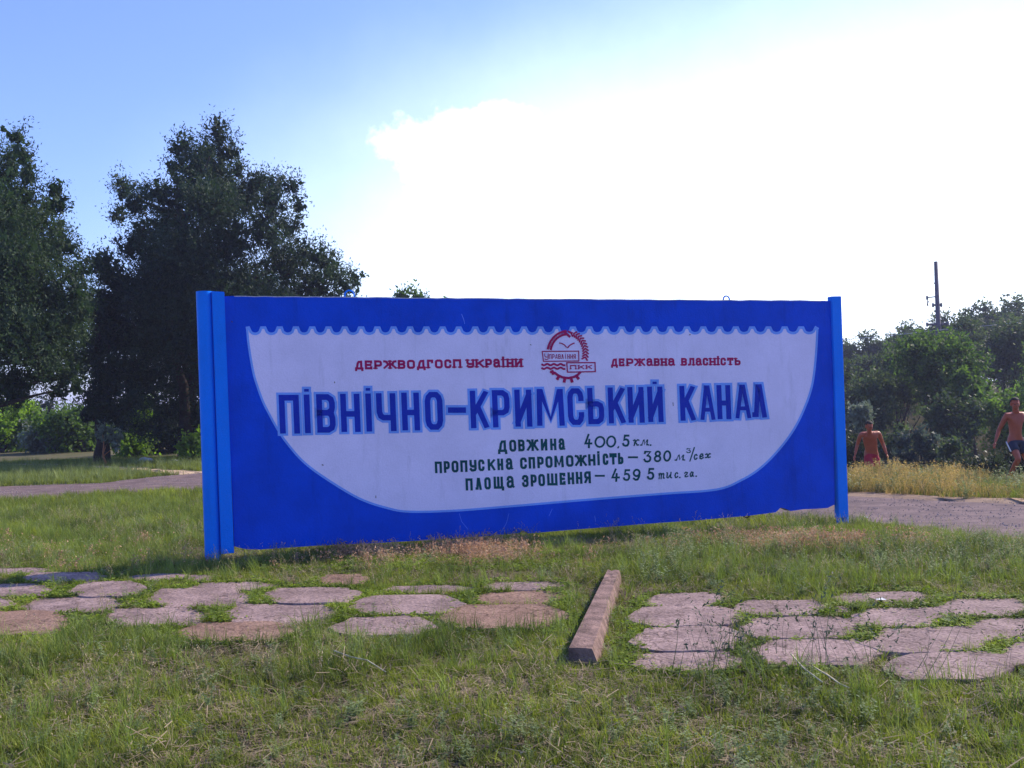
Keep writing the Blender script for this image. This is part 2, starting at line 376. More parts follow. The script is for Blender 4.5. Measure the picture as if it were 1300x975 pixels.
def arc(cx, cy, rx, ry, a0, a1, n=12): return [(cx + rx * cos(radians(a0 + (a1 - a0) * i / n)), cy + ry * sin(radians(a0 + (a1 - a0) * i / n))) for i in range(n + 1)]
ROUND = [(0, .2), (0, .8), (.08, .92), (.28, 1), (.72, 1), (.92, .92), (1, .8), (1, .2), (.92, .08), (.72, 0), (.28, 0), (.08, .08)]
G = {
 'П': [[(0, 0), (0, 1), (1, 1), (1, 0)]], 'І': [[(.5, 0), (.5, 1)], 'dot'],
 'і': [[(.5, 0), (.5, 1)], [(.46, 1.3), (.54, 1.3)]], 'ї': [[(.5, 0), (.5, 1)], [(.2, 1.32), (.24, 1.32)], [(.8, 1.32), (.84, 1.32)]],
 'В': [[(0, 0), (0, 1), (.65, 1), (.92, .93), (1, .82), (1, .68), (.92, .57), (.72, .52), (0, .52)], [(.72, .52), (.92, .46), (1, .35), (1, .16), (.92, .06), (.65, 0), (0, 0)]],
 'Н': [[(0, 0), (0, 1)], [(1, 0), (1, 1)], [(0, .47), (1, .47)]],
 'Ч': [[(0, 1), (0, .5), (.1, .38), (.3, .33), (1, .33)], [(1, 1), (1, 0)]], 'О': [ROUND + ['c']], '0': [arc(.5, .5, .5, .5, 0, 345, 14) + ['c']],
 '–': [[(0, .5), (1, .5)]], 'К': [[(0, 0), (0, 1)], [(1, 1), (.12, .42)], [(.38, .58), (1, 0)]],
 'Р': [[(0, 0), (0, 1), (.65, 1), (.92, .93), (1, .82), (1, .56), (.92, .44), (.65, .38), (0, .38)]],
 'И': [[(0, 1), (0, 0)], [(1, 1), (1, 0)], [(.03, .1), (.97, .9)]], 'Й': [[(0, 1), (0, 0)], [(1, 1), (1, 0)], [(.03, .1), (.97, .9)], 'dot'],
 'М': [[(0, 0), (.03, 1)], [(1, 0), (.97, 1)], [(.1, .97), (.5, .12), (.9, .97)]],
 'С': [[(1, .76), (1, .8), (.92, .92), (.72, 1), (.28, 1), (.08, .92), (0, .8), (0, .2), (.08, .08), (.28, 0), (.72, 0), (.92, .08), (1, .2), (1, .24)]],
 'Ь': [[(0, 1), (0, 0), (.65, 0), (.92, .07), (1, .18), (1, .42), (.92, .52), (.65, .57), (0, .57)]],
 'А': [[(0, 0), (.42, 1), (.58, 1), (1, 0)], [(.2, .27), (.8, .27)]], 'Л': [[(-.03, .02), (.14, .02), (.42, 1), (.6, 1), (1, 0)]],
 'л': [[(-.05, .02), (.15, .02), (.25, .2), (.3, 1), (1, 1), (1, 0)]],
 'Д': [[(-.02, -.22), (0, 0), (1, 0), (1.02, -.22)], [(.12, 0), (.28, .72), (.45, .96), (.86, 1), (.86, 0)]],
 'Е': [[(.95, .86), (.95, 1), (0, 1), (0, 0), (.95, 0), (.95, .14)], [(0, .5), (.8, .5)]],
 'Ж': [[(.5, 0), (.5, 1)], [(0, .98), (.15, .94), (.33, .56), (.67, .56), (.85, .94), (1, .98)], [(0, 0), (.33, .5)], [(.67, .5), (1, 0)]],
 'Г': [[(0, 0), (0, 1), (1, 1), (1, .78)]], 'У': [[(0, 1), (0, .62), (.12, .48), (.35, .43), (1, .43)], [(1, 1), (1, .18), (.88, .04), (.6, 0), (.2, 0), (0, .12)]],
 'а': [[(.04, .76), (.1, .92), (.3, 1), (.7, 1), (.92, .9), (1, .74), (1, .08), (1.16, 0)], [(1, .58), (.35, .55), (.08, .45), (0, .3), (.04, .1), (.25, 0), (.6, 0), (1, .2)]],
 'Т': [[(0, .8), (0, 1), (1, 1), (1, .8)], [(.5, 1), (.5, 0)]], 'т': [[(0, 1), (1, 1)], [(.5, 1), (.5, 0)]],
 'Щ': [[(0, 1), (0, 0), (1, 0), (1, 1)], [(.5, 1), (.5, 0)], [(1, 0), (1.14, 0), (1.14, -.18)]], 'Ш': [[(0, 1), (0, 0), (1, 0), (1, 1)], [(.5, 1), (.5, 0)]],
 'З': [[(0, .78), (.08, .93), (.3, 1), (.7, 1), (.95, .9), (1, .77), (.95, .63), (.7, .54), (.4, .53)], [(.7, .54), (.95, .44), (1, .28), (.95, .1), (.7, 0), (.25, 0), (.06, .08), (0, .24)]],
 'Я': [[(1, 0), (1, 1), (.35, 1), (.08, .93), (0, .8), (0, .62), (.08, .5), (.35, .45), (1, .45)], [(.45, .45), (0, 0)]],
 '4': [[(.42, 1.05), (0, .3), (1, .3)], [(.62, .62), (.62, -.02)]],
 '5': [[(.9, 1), (.22, 1), (.12, .56), (.45, .64), (.8, .58), (1, .4), (1, .2), (.8, .03), (.45, 0), (.12, .06), (0, .18)]],
 '3': [[(.0, .86), (.05, 1), (.95, 1), (.42, .6), (.75, .57), (.97, .42), (1, .25), (.85, .07), (.5, 0), (.18, .04), (0, .2)]],
 '8': [arc(.5, .77, .40, .23, 0, 340, 12) + ['c'], arc(.5, .27, .5, .27, 0, 340, 12) + ['c']],
 '9': [arc(.5, .68, .5, .32, 0, 340, 12) + ['c'], [(1, .68), (.95, .3), (.7, .02), (.35, 0), (.1, .12)]],
 # cursive small letters
 'к': [[(.05, .85), (.25, 1), (.35, .8), (.2, 0)], [(1, .9), (.8, 1), (.3, .5), (.6, .35), (.75, .05), (1, .1)]],
 'м': [[(-.05, .05), (.1, .05), (.35, 1), (.45, .1), (.85, 1), (.8, .1), (1, .08)]], 'с': [[(.95, .8), (.7, 1), (.3, .85), (.1, .4), (.35, 0), (.7, .05), (1, .25)]],
 'е': [[(.2, .4), (.9, .62), (.8, .98), (.45, 1), (.12, .6), (.2, .1), (.55, 0), (1, .25)]], 'х': [[(0, .8), (.25, 1), (.45, .5), (.65, .05), (1, .2)], [(1, .95), (.8, 1), (.3, .1), (0, .05)]],
 'm': [[(.0, .85), (.12, 1), (.1, 0)], [(.1, .6), (.35, 1), (.5, .85), (.45, 0)], [(.47, .6), (.75, 1), (.9, .85), (.85, .1), (1, .1)]],
 'и': [[(.05, .95), (.15, .9), (.08, .15), (.3, 0), (.75, .6)], [(.85, 1), (.78, .15), (1, .08)]],
 'г': [[(.05, .75), (.35, 1), (.8, .9), (.7, .6), (.2, .25), (.25, 0), (.7, 0), (1, .15)]], 'ɑ': [[(.8, .9), (.4, 1), (.05, .5), (.2, .05), (.5, .05), (.8, .9), (.75, .15), (1, .1)]],
 '.': [[(.3, .0), (.7, .0)]], ',': [[(.6, .1), (.3, -.25)]], '/': [[(1, 1), (0, 0)]],
}
def glyph(ch, xa, xb, ya, yb, t, lean=.04, serif=0.0):
    """ya top px, yb bottom px"""
    if ch == 'А': t = t * .80
    res = []; W = max(xb - xa - t, .01); H = yb - ya - t
    for st in G[ch]:
        if st == 'dot':
            xm = (xa + xb) / 2 - lean * (yb - ya) * .5; ym = ya - t * .72; res.append(([(xm - t * .16, ym), (xm + t * .16, ym)], t * .48, False)); continue
        closed = st[-1] == 'c'; st = st[:-1] if closed else st
        pts = []
        for (u, v) in st:
            y = yb - t / 2 - v * H; x = xa + t / 2 + u * W + lean * (y - (ya + yb) / 2); pts.append((x, y))
        res.append((pts, t, closed, ya, yb) if all(-.001 <= p[1] <= 1.001 for p in st) else (pts, t, closed))
        if serif and not closed:
            for e, q in ((0, 1), (-1, -2)):
                (u, v), (u2, v2) = st[e], st[q]
                if abs(u - u2) < .06 and v in (0, 1):
                    x, y = pts[e]; sy = y + (1 if v == 0 else -1) * t * .0
                    res.append(([(x - serif, sy), (x + serif, sy)], t * .55, False))
    return res
def line(letters, ytop, ybot, t, **kw):
    """letters: (ch, x0, x1[, ya, yb]); ytop/ybot: functions of x"""
    S = []
    for L_ in letters:
        ch, a, b = L_[:3]; m_ = (a + b) / 2; ya = L_[3] if len(L_) > 3 else ytop(m_); yb = L_[4] if len(L_) > 4 else ybot(m_)
        S.append(glyph(ch, a, b, ya, yb, L_[5] if len(L_) > 5 else t(m_), **kw))
    return S
def lin(xa, ya, xb, yb): return lambda x: ya + (yb - ya) * (x - xa) / (xb - xa)

TL = [('П', 354.5, 380), ('І', 385.5, 394.5), ('В', 402, 425.5), ('Н', 432.5, 457), ('І', 463.5, 472.5), ('Ч', 478, 502.5), ('Н', 510, 532.5), ('О', 539.5, 562), ('–', 568.5, 591.5), ('К', 597, 619.5), ('Р', 625, 647),
      ('И', 653.5, 675), ('М', 681, 716), ('С', 720.5, 741), ('Ь', 746, 766.5), ('К', 772, 793), ('И', 797, 817.5), ('Й', 822, 841.5), ('К', 863, 882), ('А', 888.5, 907), ('Н', 910, 927.5), ('А', 933, 952.5), ('Л', 954.5, 972.5)]
yt = lambda x: np.interp(x, [367, 505, 605, 720, 850, 963], [501.2, 498.8, 496, 493.2, 490.3, 487.8])
yb = lambda x: np.interp(x, [367, 505, 605, 720, 850, 963], [550.5, 547, 543.8, 539.8, 535.2, 530.3])
tt = lin(367, 7.4, 963, 6.2)
TS = line(TL, yt, yb, tt)
ribbons('title_outline', [s for g in TS for s in [(q[0], q[1] + 5.8, q[2], *((q[3] - 2.9, q[4] + 2.9) if len(q) > 3 else ())) for q in g]], lblue_m, .0030)
for g in TS: ribbons('title_letter', g, title_m, .0042)

R1 = [('Д', 450.5, 461), ('Е', 463, 473), ('Р', 475, 485), ('Ж', 486.5, 503.5), ('В', 505, 514.5), ('О', 516.6, 526.8), ('Д', 529, 540), ('Г', 542, 550), ('О', 552, 562), ('С', 564, 573), ('П', 575, 585.5),
      ('У', 592, 602), ('К', 603.5, 614.5), ('Р', 616, 624.6), ('а', 626, 634.5), ('і', 636.6, 641), ('Н', 643, 652), ('И', 653.5, 663)]
R2 = [('Д', 775.5, 784), ('Е', 785.5, 793), ('Р', 795, 804), ('Ж', 805, 819), ('а', 820.5, 828), ('В', 830, 837.3), ('Н', 838.8, 846.5), ('а', 848, 856), ('В', 864.6, 872), ('л', 873.5, 881.5), ('а', 883, 890.3), ('С', 892, 899),
      ('Н', 900.5, 908.5), ('і', 910, 913), ('С', 914.6, 921.5), ('Т', 922.9, 931), ('Ь', 932.5, 940)]
S = line(R1, lin(455, 457.7, 658, 454.9), lin(455, 469.2, 658, 466.4), lambda x: 2.9, lean=.04, serif=2.1)
for g in S: ribbons('red_letter', g, red_m, .0030)
S = line(R2, lin(780, 455, 936, 453.9), lin(780, 465.2, 936, 463.8), lambda x: 2.5, lean=.03, serif=1.8)
for g in S: ribbons('red_letter', g, red_m, .0030)
gt = lambda x: 3.1
L1 = [('Д', 632, 643.5), ('О', 646.5, 655.3), ('В', 657.7, 666), ('Ж', 668.5, 683.5), ('И', 686.5, 694.7), ('Н', 698.3, 706.2), ('а', 709, 716.5)]
S = line(L1, lin(637, 558.7, 714, 556.4), lin(637, 573.8, 714, 571.2), gt)
S += line([('4', 742, 752, 551.5, 568.6, 2.5), ('0', 754.5, 768.5, 553.3, 568.6, 2.4), ('0', 769.3, 782.2, 552.8, 568.3, 2.4), (',', 783, 787, 564, 568.5, 1.8), ('5', 790, 799.2, 551.7, 567.2, 2.6),
           ('к', 803, 811.5, 557.2, 566.4, 1.7), ('м', 813.2, 824, 557, 566.2, 1.7), ('.', 824.6, 827, 563.6, 566, 2)], None, None, gt, lean=-.06)
for g in S: ribbons('green_letter', g, green_m, .0030)
L2 = [('П', 552, 561), ('Р', 563.3, 571), ('О', 573.2, 582), ('П', 584.3, 593.3), ('У', 596, 605), ('С', 607, 615), ('К', 619, 628.6), ('Н', 631.3, 638.8), ('а', 642, 650.3), ('С', 660.2, 668.8), ('П', 671, 679.2), ('Р', 682, 690.2), ('О', 692.3, 701.4),
      ('М', 703.5, 715.5), ('О', 718.4, 728), ('Ж', 729.8, 744.8), ('Н', 746.6, 755.8), ('і', 758, 761.5), ('С', 765, 772.2), ('Т', 773.7, 783), ('Ь', 784.4, 791.3)]
S = line(L2, lin(556, 585.9, 788, 574.8), lin(556, 600.8, 788, 589.3), gt)
S += line([('–', 797, 809.8, 578.5, 582.5, 2.4), ('3', 817, 827, 572.2, 587.3, 2.5), ('8', 830, 839.6, 571.9, 586.8, 2.4), ('0', 841.8, 852, 571.5, 586.2, 2.4), ('м', 857, 870, 576.3, 585.3, 1.7), ('3', 871.3, 877, 568.8, 575.4, 1.3),
           ('/', 875.5, 881.6, 567.4, 586, 1.7), ('с', 880, 885.6, 575.9, 584, 1.7), ('е', 887, 893.5, 575.4, 583.4, 1.7), ('х', 894.8, 902.3, 575, 582, 1.7)], None, None, gt, lean=-.06)
for g in S: ribbons('green_letter', g, green_m, .0030)
L3 = [('П', 591, 600), ('Л', 603.5, 611.4), ('О', 614.8, 623), ('Щ', 626.6, 638.5), ('а', 643, 652), ('З', 662.6, 671), ('Р', 673.6, 681.3), ('О', 683.3, 691.8), ('Ш', 694.5, 707.6), ('Е', 710.3, 718), ('Н', 720.5, 728.8), ('Н', 731, 739.2), ('Я', 741.5, 750)]
S = line(L3, lin(596, 607.2, 745, 598.3), lin(596, 622.7, 745, 613.6), gt)
S += line([('–', 755, 767.7, 602, 606, 2.4), ('4', 776.2, 787, 595.5, 611.4, 2.5), ('5', 791, 800, 595.6, 610.6, 2.5), ('9', 803, 813, 595, 610.3, 2.5), ('5', 821.3, 830.6, 594, 609.2, 2.6), ('m', 835.3, 844, 599.8, 608.4, 1.6),
           ('и', 845.3, 853.3, 599, 607.8, 1.6), ('с', 855.6, 861, 599, 607.2, 1.6), ('.', 861.8, 864, 604.8, 607, 1.8), ('г', 868, 874, 598.5, 606, 1.6), ('ɑ', 875, 881.3, 598.2, 605.8, 1.6), ('.', 882.6, 884.8, 603.2, 605.4, 1.8)], None, None, gt, lean=-.06)
for g in S: ribbons('green_letter', g, green_m, .0030)

# emblem: wheat and blocks round a bird, two plates, waves and half a cog
def E(x, y): return (660 + x * .10256, 400 + y * .10256)
emb = empty('emblem', PP(721, 450)); emb.parent = sign; emb.matrix_parent_inverse = Matrix.Translation(-sign.location)
bpy.context.view_layer.update()
def epart(nm, st, k=[0]):
    k[0] += 1; o = ribbons(nm, st, red_m, .0052 + .00005 * (k[0] % 12), parent=None); o.parent = emb; o.matrix_parent_inverse = emb.matrix_world.inverted()
def es(pts, w_, c_=False, nm='emblem_bar'): epart(nm, [([E(*p) for p in pts], w_ * .10256, c_)])
es([(275, 450), (726, 446), (728, 568), (290, 572)], 13, True, 'plate_frame'); es([(578, 590), (928, 588), (932, 700), (588, 706)], 15, True, 'plate_frame')
for yy in (613, 658): es([(275 + 275 * i / 22, yy + 9 * sin(i * .95)) for i in range(23)], 24, nm='wave')
es([(385, 705), (430, 715), (470, 745), (530, 772), (600, 780), (670, 765), (715, 740), (742, 712)], 30, nm='cog_rim')
for a, b in (((400, 700), (408, 722)), ((480, 760), (466, 785)), ((555, 785), (548, 818)), ((632, 785), (642, 818)), ((700, 760), (718, 780))): es([a, b], 36, nm='cog_tooth')
es([(490, 345), (520, 352), (548, 368), (572, 395)], 13, nm='bird_wing'); es([(590, 402), (612, 378), (635, 362), (668, 348)], 16, nm='bird_wing')
def ell(a, rx, ry, cx=590, cy=470): return (cx - rx * cos(radians(a)), cy - ry * sin(radians(a)))
for a0, a1 in ((12, 31), (35, 56), (60, 84)):
    for rx, ry in ((250, 272), (212, 232)): es([ell(a0 + (a1 - a0) * i / 5, rx, ry) for i in range(6)], 26)
    es([ell(a0 + (a1 - a0) * i / 5, 231, 252) for i in range(6)], 6)
es([(545, 205), (572, 230), (610, 262)], 30); es([(600, 205), (640, 222)], 24)
for i in range(12):
    a = 102 + i * 8.2
    if i: es([ell(a, 226, 258), ell(a + 5.5, 252, 288)], 20, nm='wheat_grain')
    es([ell(a + 1, 212, 242), ell(a + 6, 190, 222)], 20, nm='wheat_grain')
for g in line([('У', 691, 696.2, 448.6, 456.8, .95)] + [(c, 697 + i * 3.85, 700 + i * 3.85, 449.6, 455.6, .78) for i, c in enumerate('ПРАВЛІННЯ')], None, None, gt, lean=.02): epart('plate_letter', g)
for g in line([('П', 723.5, 731.5, 463.3, 468.9, 1.35), ('К', 733.8, 741.6, 463.2, 468.8, 1.35), ('К', 743.6, 751.4, 463, 468.7, 1.35)], None, None, gt, lean=0, serif=1.2): epart('plate_letter', g)
ribbons('bare_rim', [(RIM, 1.1, False)], mat('chipped_rim', (.42, .42, .50), .9, .25, 30, .4, 80), .0008)
# paint runs and scratches on the panel
for q in [([(586, 399), (588.5, 405), (590, 411)], .5, False), ([(583, 652), (586, 662), (594, 672)], .35, False), ([(646, 652), (643, 664), (636, 676)], .35, False), ([(701, 646), (697, 655)], .35, False), ([(755, 655), (756, 662)], .35, False)]: ribbons('scratch', [q], lblue_m, .0012)
for q in [([(499.0, 461.6), (499.7, 462.2)], .9, False), ([(424.6, 485), (424.8, 486)], 1.0, False), ([(409, 590), (410, 590.5)], 1.2, False), ([(477, 629.5), (477, 632)], .8, False), ([(673, 437.5), (674, 438)], .9, False), ([(854, 511), (854.4, 515)], .7, False),
                  ([(875, 425), (876, 425)], 1.0, False), ([(294, 408), (295, 409)], 1.0, False)]: ribbons('paint_chip', [q], rust_m, .0062)

# posts with their flanges
def post(pxb, pyb, pxt, pyt, rad, off, side):
    a = PW(pxb, pyb) + NF * off; b = PW(pxt, pyt) + NF * off
    d = (b - a).normalized(); g = float(ground(a.x, a.y)); base = a + d * ((g - .12 - a.z) / d.z)
    P = [base + (b - base) * t for t in (0, .33, .66, 1)]
    vs, fs = tube(P, [rad] * 4, 28, cap=False); me_ = MB(); me_.add((vs, fs)); nn = 28
    # open pipe mouth with a wall thickness
    v2, f2 = tube([b - d * .15, b], [rad * .86] * 2, nn, cap=False); me_.add((v2, [f[::-1] for f in f2]))
    me_.add(([*vs[-nn:], *v2[-nn:]], [(k, (k + 1) % nn, nn + (k + 1) % nn, nn + k) for k in range(nn)]))
    return me_.build('post', [post_m], sign, True)
def flange(pa_, pb_, pc_, pd_, off, th=.05):
    """four px corners (TL, TR, BR, BL) on the panel plane"""
    q = [PW(*p) for p in (pa_, pb_, pc_, pd_)]; f = [p + NF * off for p in q]; b = [p + NF * (off - th) for p in q]
    v = f + b; me = mesh('flange', v, [(3, 2, 1, 0), (4, 5, 6, 7), (0, 1, 5, 4), (1, 2, 6, 5), (2, 3, 7, 6), (3, 0, 4, 7)])
    o = link('flange', me, sign, [post_m]); bm = bmesh.new(); bm.from_mesh(me); bmesh.ops.recalc_face_normals(bm, faces=bm.faces)
    bmesh.ops.bevel(bm, geom=list(bm.edges), offset=.004, segments=2, affect='EDGES'); bm.to_mesh(me); bm.free(); return o
post(271, 712, 259.3, 369.5, .079, -.05, -1); flange((268.5, 370), (284.5, 371), (297, 701.5), (280.5, 703), .035, .2)
post(1075.5, 667, 1066, 376.5, .073, -.09, 1); flange((1054, 376.5), (1066, 376.2), (1075.5, 656), (1063.5, 657.5), .03, .09)
def loop(px, py, r, down=False, m=post_m):
    c = PP(px, py, -.06); s = -1 if down else 1
    P = [c + DR * (-r) - UP * s * .05] + [c + DR * (-r * cos(t * pi / 10)) + UP * s * (r * 1.0 * sin(t * pi / 10)) for t in range(11)] + [c + DR * r - UP * s * .05]
    mb = MB(); mb.add(tube(P, [.009] * len(P), 8)); mb.build('lifting_loop', [m], sign, True)
loop(445, 374, .05); loop(925.5, 379.5, .042); loop(951, 653, .045, True, rust_m)

# ------------------------------------------------------------------ slabs and kerb
def stone(name, c1, c2):
    m = mat(name, c1, .92, bump=1.0, bscale=30, scale=3.2, col2=c2, spec=.15, detail=12.0); t = m.node_tree; b = t.nodes['Principled BSDF']; g = N(t, 'ShaderNodeNewGeometry')
    n = N(t, 'ShaderNodeTexNoise', i_Scale=6.0, i_Detail=4.0); t.links.new(g.outputs['Position'], n.inputs['Vector'])
    mv = N(t, 'ShaderNodeVectorMath', operation='MULTIPLY_ADD'); t.links.new(n.outputs[1], mv.inputs[0]); mv.inputs[1].default_value = (.35, .35, .35); t.links.new(g.outputs['Position'], mv.inputs[2])
    v = N(t, 'ShaderNodeTexVoronoi', feature='DISTANCE_TO_EDGE', i_Scale=2.1); t.links.new(mv.outputs[0], v.inputs['Vector'])
    r = N(t, 'ShaderNodeValToRGB'); e = r.color_ramp.elements; e[0].position = .0; e[1].position = .016; e[0].color = (.35, .33, .3, 1); e[1].color = (1, 1, 1, 1); t.links.new(v.outputs[0], r.inputs[0])
    n2 = N(t, 'ShaderNodeTexNoise', i_Scale=55.0, i_Detail=3.0); t.links.new(g.outputs['Position'], n2.inputs['Vector'])
    r2 = N(t, 'ShaderNodeValToRGB'); e = r2.color_ramp.elements; e[0].position = .3; e[1].position = .62; e[0].color = (.55, .52, .5, 1); e[1].color = (1.08, 1.08, 1.08, 1); t.links.new(n2.outputs[0], r2.inputs[0])
    old = b.inputs['Base Color'].links[0].from_socket
    for rr in (r, r2):
        mx = N(t, 'ShaderNodeMix', data_type='RGBA', blend_type='MULTIPLY'); mx.inputs[0].default_value = 1; t.links.new(old, mx.inputs[6]); t.links.new(rr.outputs[0], mx.inputs[7]); old = mx.outputs[2]
    t.links.new(old, b.inputs['Base Color']); return m
slab_m = stone('reddish_paving_stone', (.195, .138, .134), (.34, .245, .238))
slab2_m = stone('brown_paving_stone', (.18, .11, .085), (.29, .185, .145))
SL = [(-20, 66, 720, 728), (28, 138, 727, 739), (-32, 66, 742, 757), (88, 184, 739, 757), (24, 158, 756, 776), (-48, 90, 775, 806, 1), (163, 240, 728, 736), (187, 322, 747, 770), (130, 264, 770, 794), (240, 352, 738, 748), (334, 458, 746, 766),
      (283, 431, 766, 791), (222, 378, 788, 813, 1), (404, 470, 729, 742, 1), (442, 588, 756, 779), (420, 553, 783, 807), (486, 606, 742, 750), (596, 720, 749, 766, 1), (558, 722, 767, 798, 1), (612, 716, 738, 748), (236, 270, 729, 737),
      (-60, 20, 760, 774), (-150, -50, 745, 765), (-190, -60, 770, 800), (816, 922, 752, 769), (797, 943, 770, 795), (799, 949, 796, 827), (798, 946, 826, 850), (934, 1048, 761, 780), (938, 1090, 782, 809), (948, 1117, 810, 843), (1055, 1182, 750, 763),
      (1075, 1202, 771, 794), (1095, 1257, 796, 827), (1122, 1292, 829, 860), (1186, 1312, 760, 782), (1221, 1345, 784, 810), (1272, 1420, 813, 842), (1325, 1460, 768, 790), (1310, 1480, 846, 880), (838, 872, 765, 770.5), (1058, 1079, 768, 777)]
paving = tag(empty('slab_path', hit(650, 780, 0)), kind='structure')
slab_polys = []
for s in SL:
    x0_, x1_, y0_, y1_ = s[:4]; ym = (y0_ + y1_) / 2 + (y1_ - y0_) * random.uniform(-.06, .1); w_ = x1_ - x0_
    # rough hexagon, long way across
    k = random.uniform(.15, .23); k2 = random.uniform(.15, .23); e_ = 1.5; x0_ -= w_ * .034; x1_ += w_ * .034; y0_ -= .1; y1_ += .45; w_ = x1_ - x0_; tl = (x1_ - x0_) * .018
    hexp = [(x0_, ym + tl * .6), (x0_ + w_ * k, y1_ + tl * .3), (x1_ - w_ * k2, y1_ - tl * .3), (x1_, ym - tl * .6), (x1_ - w_ * k, y0_ - tl * .3), (x0_ + w_ * k2, y0_ + tl * .3)]
    P = [hit(x, y, .035) for x, y in hexp]; P = [Vector((p.x, p.y, 0)) for p in P]
    c = sum(P, Vector()) / 6; ring = []
    for i in range(6):
        a, b = P[i], P[(i + 1) % 6]; pm = (a + b) / 2; pm += (pm - c).normalized() * random.uniform(-.004, .014)
        for t in (.0, .2, .4, .6, .8):
            q = (1 - t) ** 2 * a + 2 * t * (1 - t) * (pm * 2 - (a + b) / 2) + t * t * b
            if t == 0: q = a + (c - a) * .025
            ring.append(q + Vector((random.uniform(-.016, .016), random.uniform(-.02, .02), 0)))
    tx, ty = random.uniform(-.015, .015), random.uniform(-.012, .012); zt = random.uniform(.024, .042); nr = len(ring)
    gz = float(ground(c.x, c.y)) * .3
    def zz(p): return zt + gz + (p.x - c.x) * tx + (p.y - c.y) * ty
    V = []; Fc = []
    lev = [(1.0, -.06), (1.0, -.014), (.994, -.004), (.984, 0.0), (.72, .002), (.4, .001)]
    for sc_, dz in lev:
        for q in ring:
            p = c + (q - c) * sc_; z = zz(p) + dz
            if sc_ < .9: z += random.uniform(-.0025, .0025)
            if dz < -.01: p = p + Vector((random.uniform(-.004, .004), random.uniform(-.004, .004), 0))
            V.append((p.x, p.y, z))
    for l in range(len(lev) - 1):
        for i in range(nr):
            j = (i + 1) % nr; Fc.append((l * nr + i, l * nr + j, (l + 1) * nr + j, (l + 1) * nr + i))
    V.append((c.x, c.y, zz(c) + .001)); o_ = (len(lev) - 1) * nr
    for i in range(nr): Fc.append((o_ + i, o_ + (i + 1) % nr, len(V) - 1))
    me = mesh('paving_slab', V, Fc); bm = bmesh.new(); bm.from_mesh(me); bmesh.ops.recalc_face_normals(bm, faces=bm.faces); bm.to_mesh(me); bm.free()
    so_ = link('paving_slab', me, paving, [slab2_m if len(s) > 4 else slab_m])
    slab_polys.append((np.array([(q.x, q.y) for q in ring]), (c.x, c.y)))

kerb_m = mat('kerb_concrete', (.19, .125, .11), .95, .4, 9, 1.0, 60, spec=.15)
kt = .105
ka = hit(721.5, 822, kt); kb = hit(752.5, 823.5, kt); kc = hit(786.5, 723.5, kt); kd = hit(771, 723, kt)
kl = (kd - ka); kw = (kb - ka); kw2 = (kc - kd)
V = []; nseg = 40; prof = [(-.02, -.16), (-.005, -.06), (.0, -.010), (.03, 0), (.35, .001), (.65, .001), (.97, 0), (1.0, -.010), (1.15, -.07), (1.32, -.16)]
for i in range(nseg + 1):
    t = i / nseg; o = ka + kl * t; wv = kw * (1 - t) + kw2 * t
    for (u, dz) in prof:
        chip = random.uniform(-.0035, .0035) if u not in (.35, .65) else random.uniform(-.002, .002)
        V.append(o + wv * u + Vector((chip * .6, chip if i not in (0, nseg) else chip * .5, dz + chip * .6 + (-.01 if random.random() < .03 else 0))))
npf = len(prof); Fc = []
for i in range(nseg):
    for j in range(npf - 1): Fc.append((i * npf + j, i * npf + j + 1, (i + 1) * npf + j + 1, (i + 1) * npf + j))
Fc.append(tuple(range(npf))[::-1]); Fc.append(tuple(range(nseg * npf, (nseg + 1) * npf)))
me = mesh('kerb_stone', V, Fc)
tag(link('kerb_stone', me, None, [kerb_m]), 'long rough concrete kerb stone lying in the grass between the two stretches of slabs', 'kerb stone')
kerb_poly = np.array([(p.x, p.y) for p in (ka, kb + kw * .2, kc + kw2 * .2, kd)])

# ------------------------------------------------------------------ trees
def rand_unit(n):
    v = RNG.normal(size=(n, 3)); return v / np.linalg.norm(v, axis=1, keepdims=True)
def leaves(C, R, dens, size, up=.15, clump=.35, flat=1.0, droop=0.0):
    """C (k,3) blob centres, R (k,3) radii -> leaf quads, gathered in sprigs so the outline stays ragged"""
    VV = []; vals = []
    for c, r in zip(C, R):
        area = 4 * pi * ((r[0] * r[1]) + (r[0] * r[2]) + (r[1] * r[2])) / 3
        ns_ = max(6, int(area * dens / 9)); d = rand_unit(ns_); d[:, 2] += up * .3; d /= np.linalg.norm(d, axis=1, keepdims=True)
        rr = (RNG.random(ns_) ** .45) * (.78 + .42 * RNG.random(ns_)); tip = c + d * r * rr[:, None]
        k = 9; base = np.repeat(tip, k, 0); dd = np.repeat(d, k, 0)
        # sprig: leaves strung along the outward/up direction
        axis_ = dd * .7 + np.array([0, 0, up]) + rand_unit(ns_).repeat(k, 0) * .5
        s = (RNG.random(ns_ * k) - .35)[:, None]; P = base + axis_ * s * clump * 1.3 + RNG.normal(size=(ns_ * k, 3)) * clump * .22
        n_ = len(P); a = rand_unit(n_); a = a + axis_ * .6; a /= np.linalg.norm(a, axis=1, keepdims=True)
        b = np.cross(a, rand_unit(n_)); b /= np.linalg.norm(b, axis=1, keepdims=True) + 1e-9
        sz = size * (.6 + .8 * RNG.random(n_))[:, None]; wd = sz * .5 * flat
        Q = np.stack([P - a * sz * .5, P + b * wd * .5 - a * sz * .05, P + a * sz * .5, P - b * wd * .5 - a * sz * .05], 1); VV.append(Q.reshape(-1, 3))
        vals.append(np.clip(np.repeat(RNG.random(ns_), k) * .6 + RNG.random(n_) * .5, 0, 1))
    return np.concatenate(VV), np.concatenate(vals)
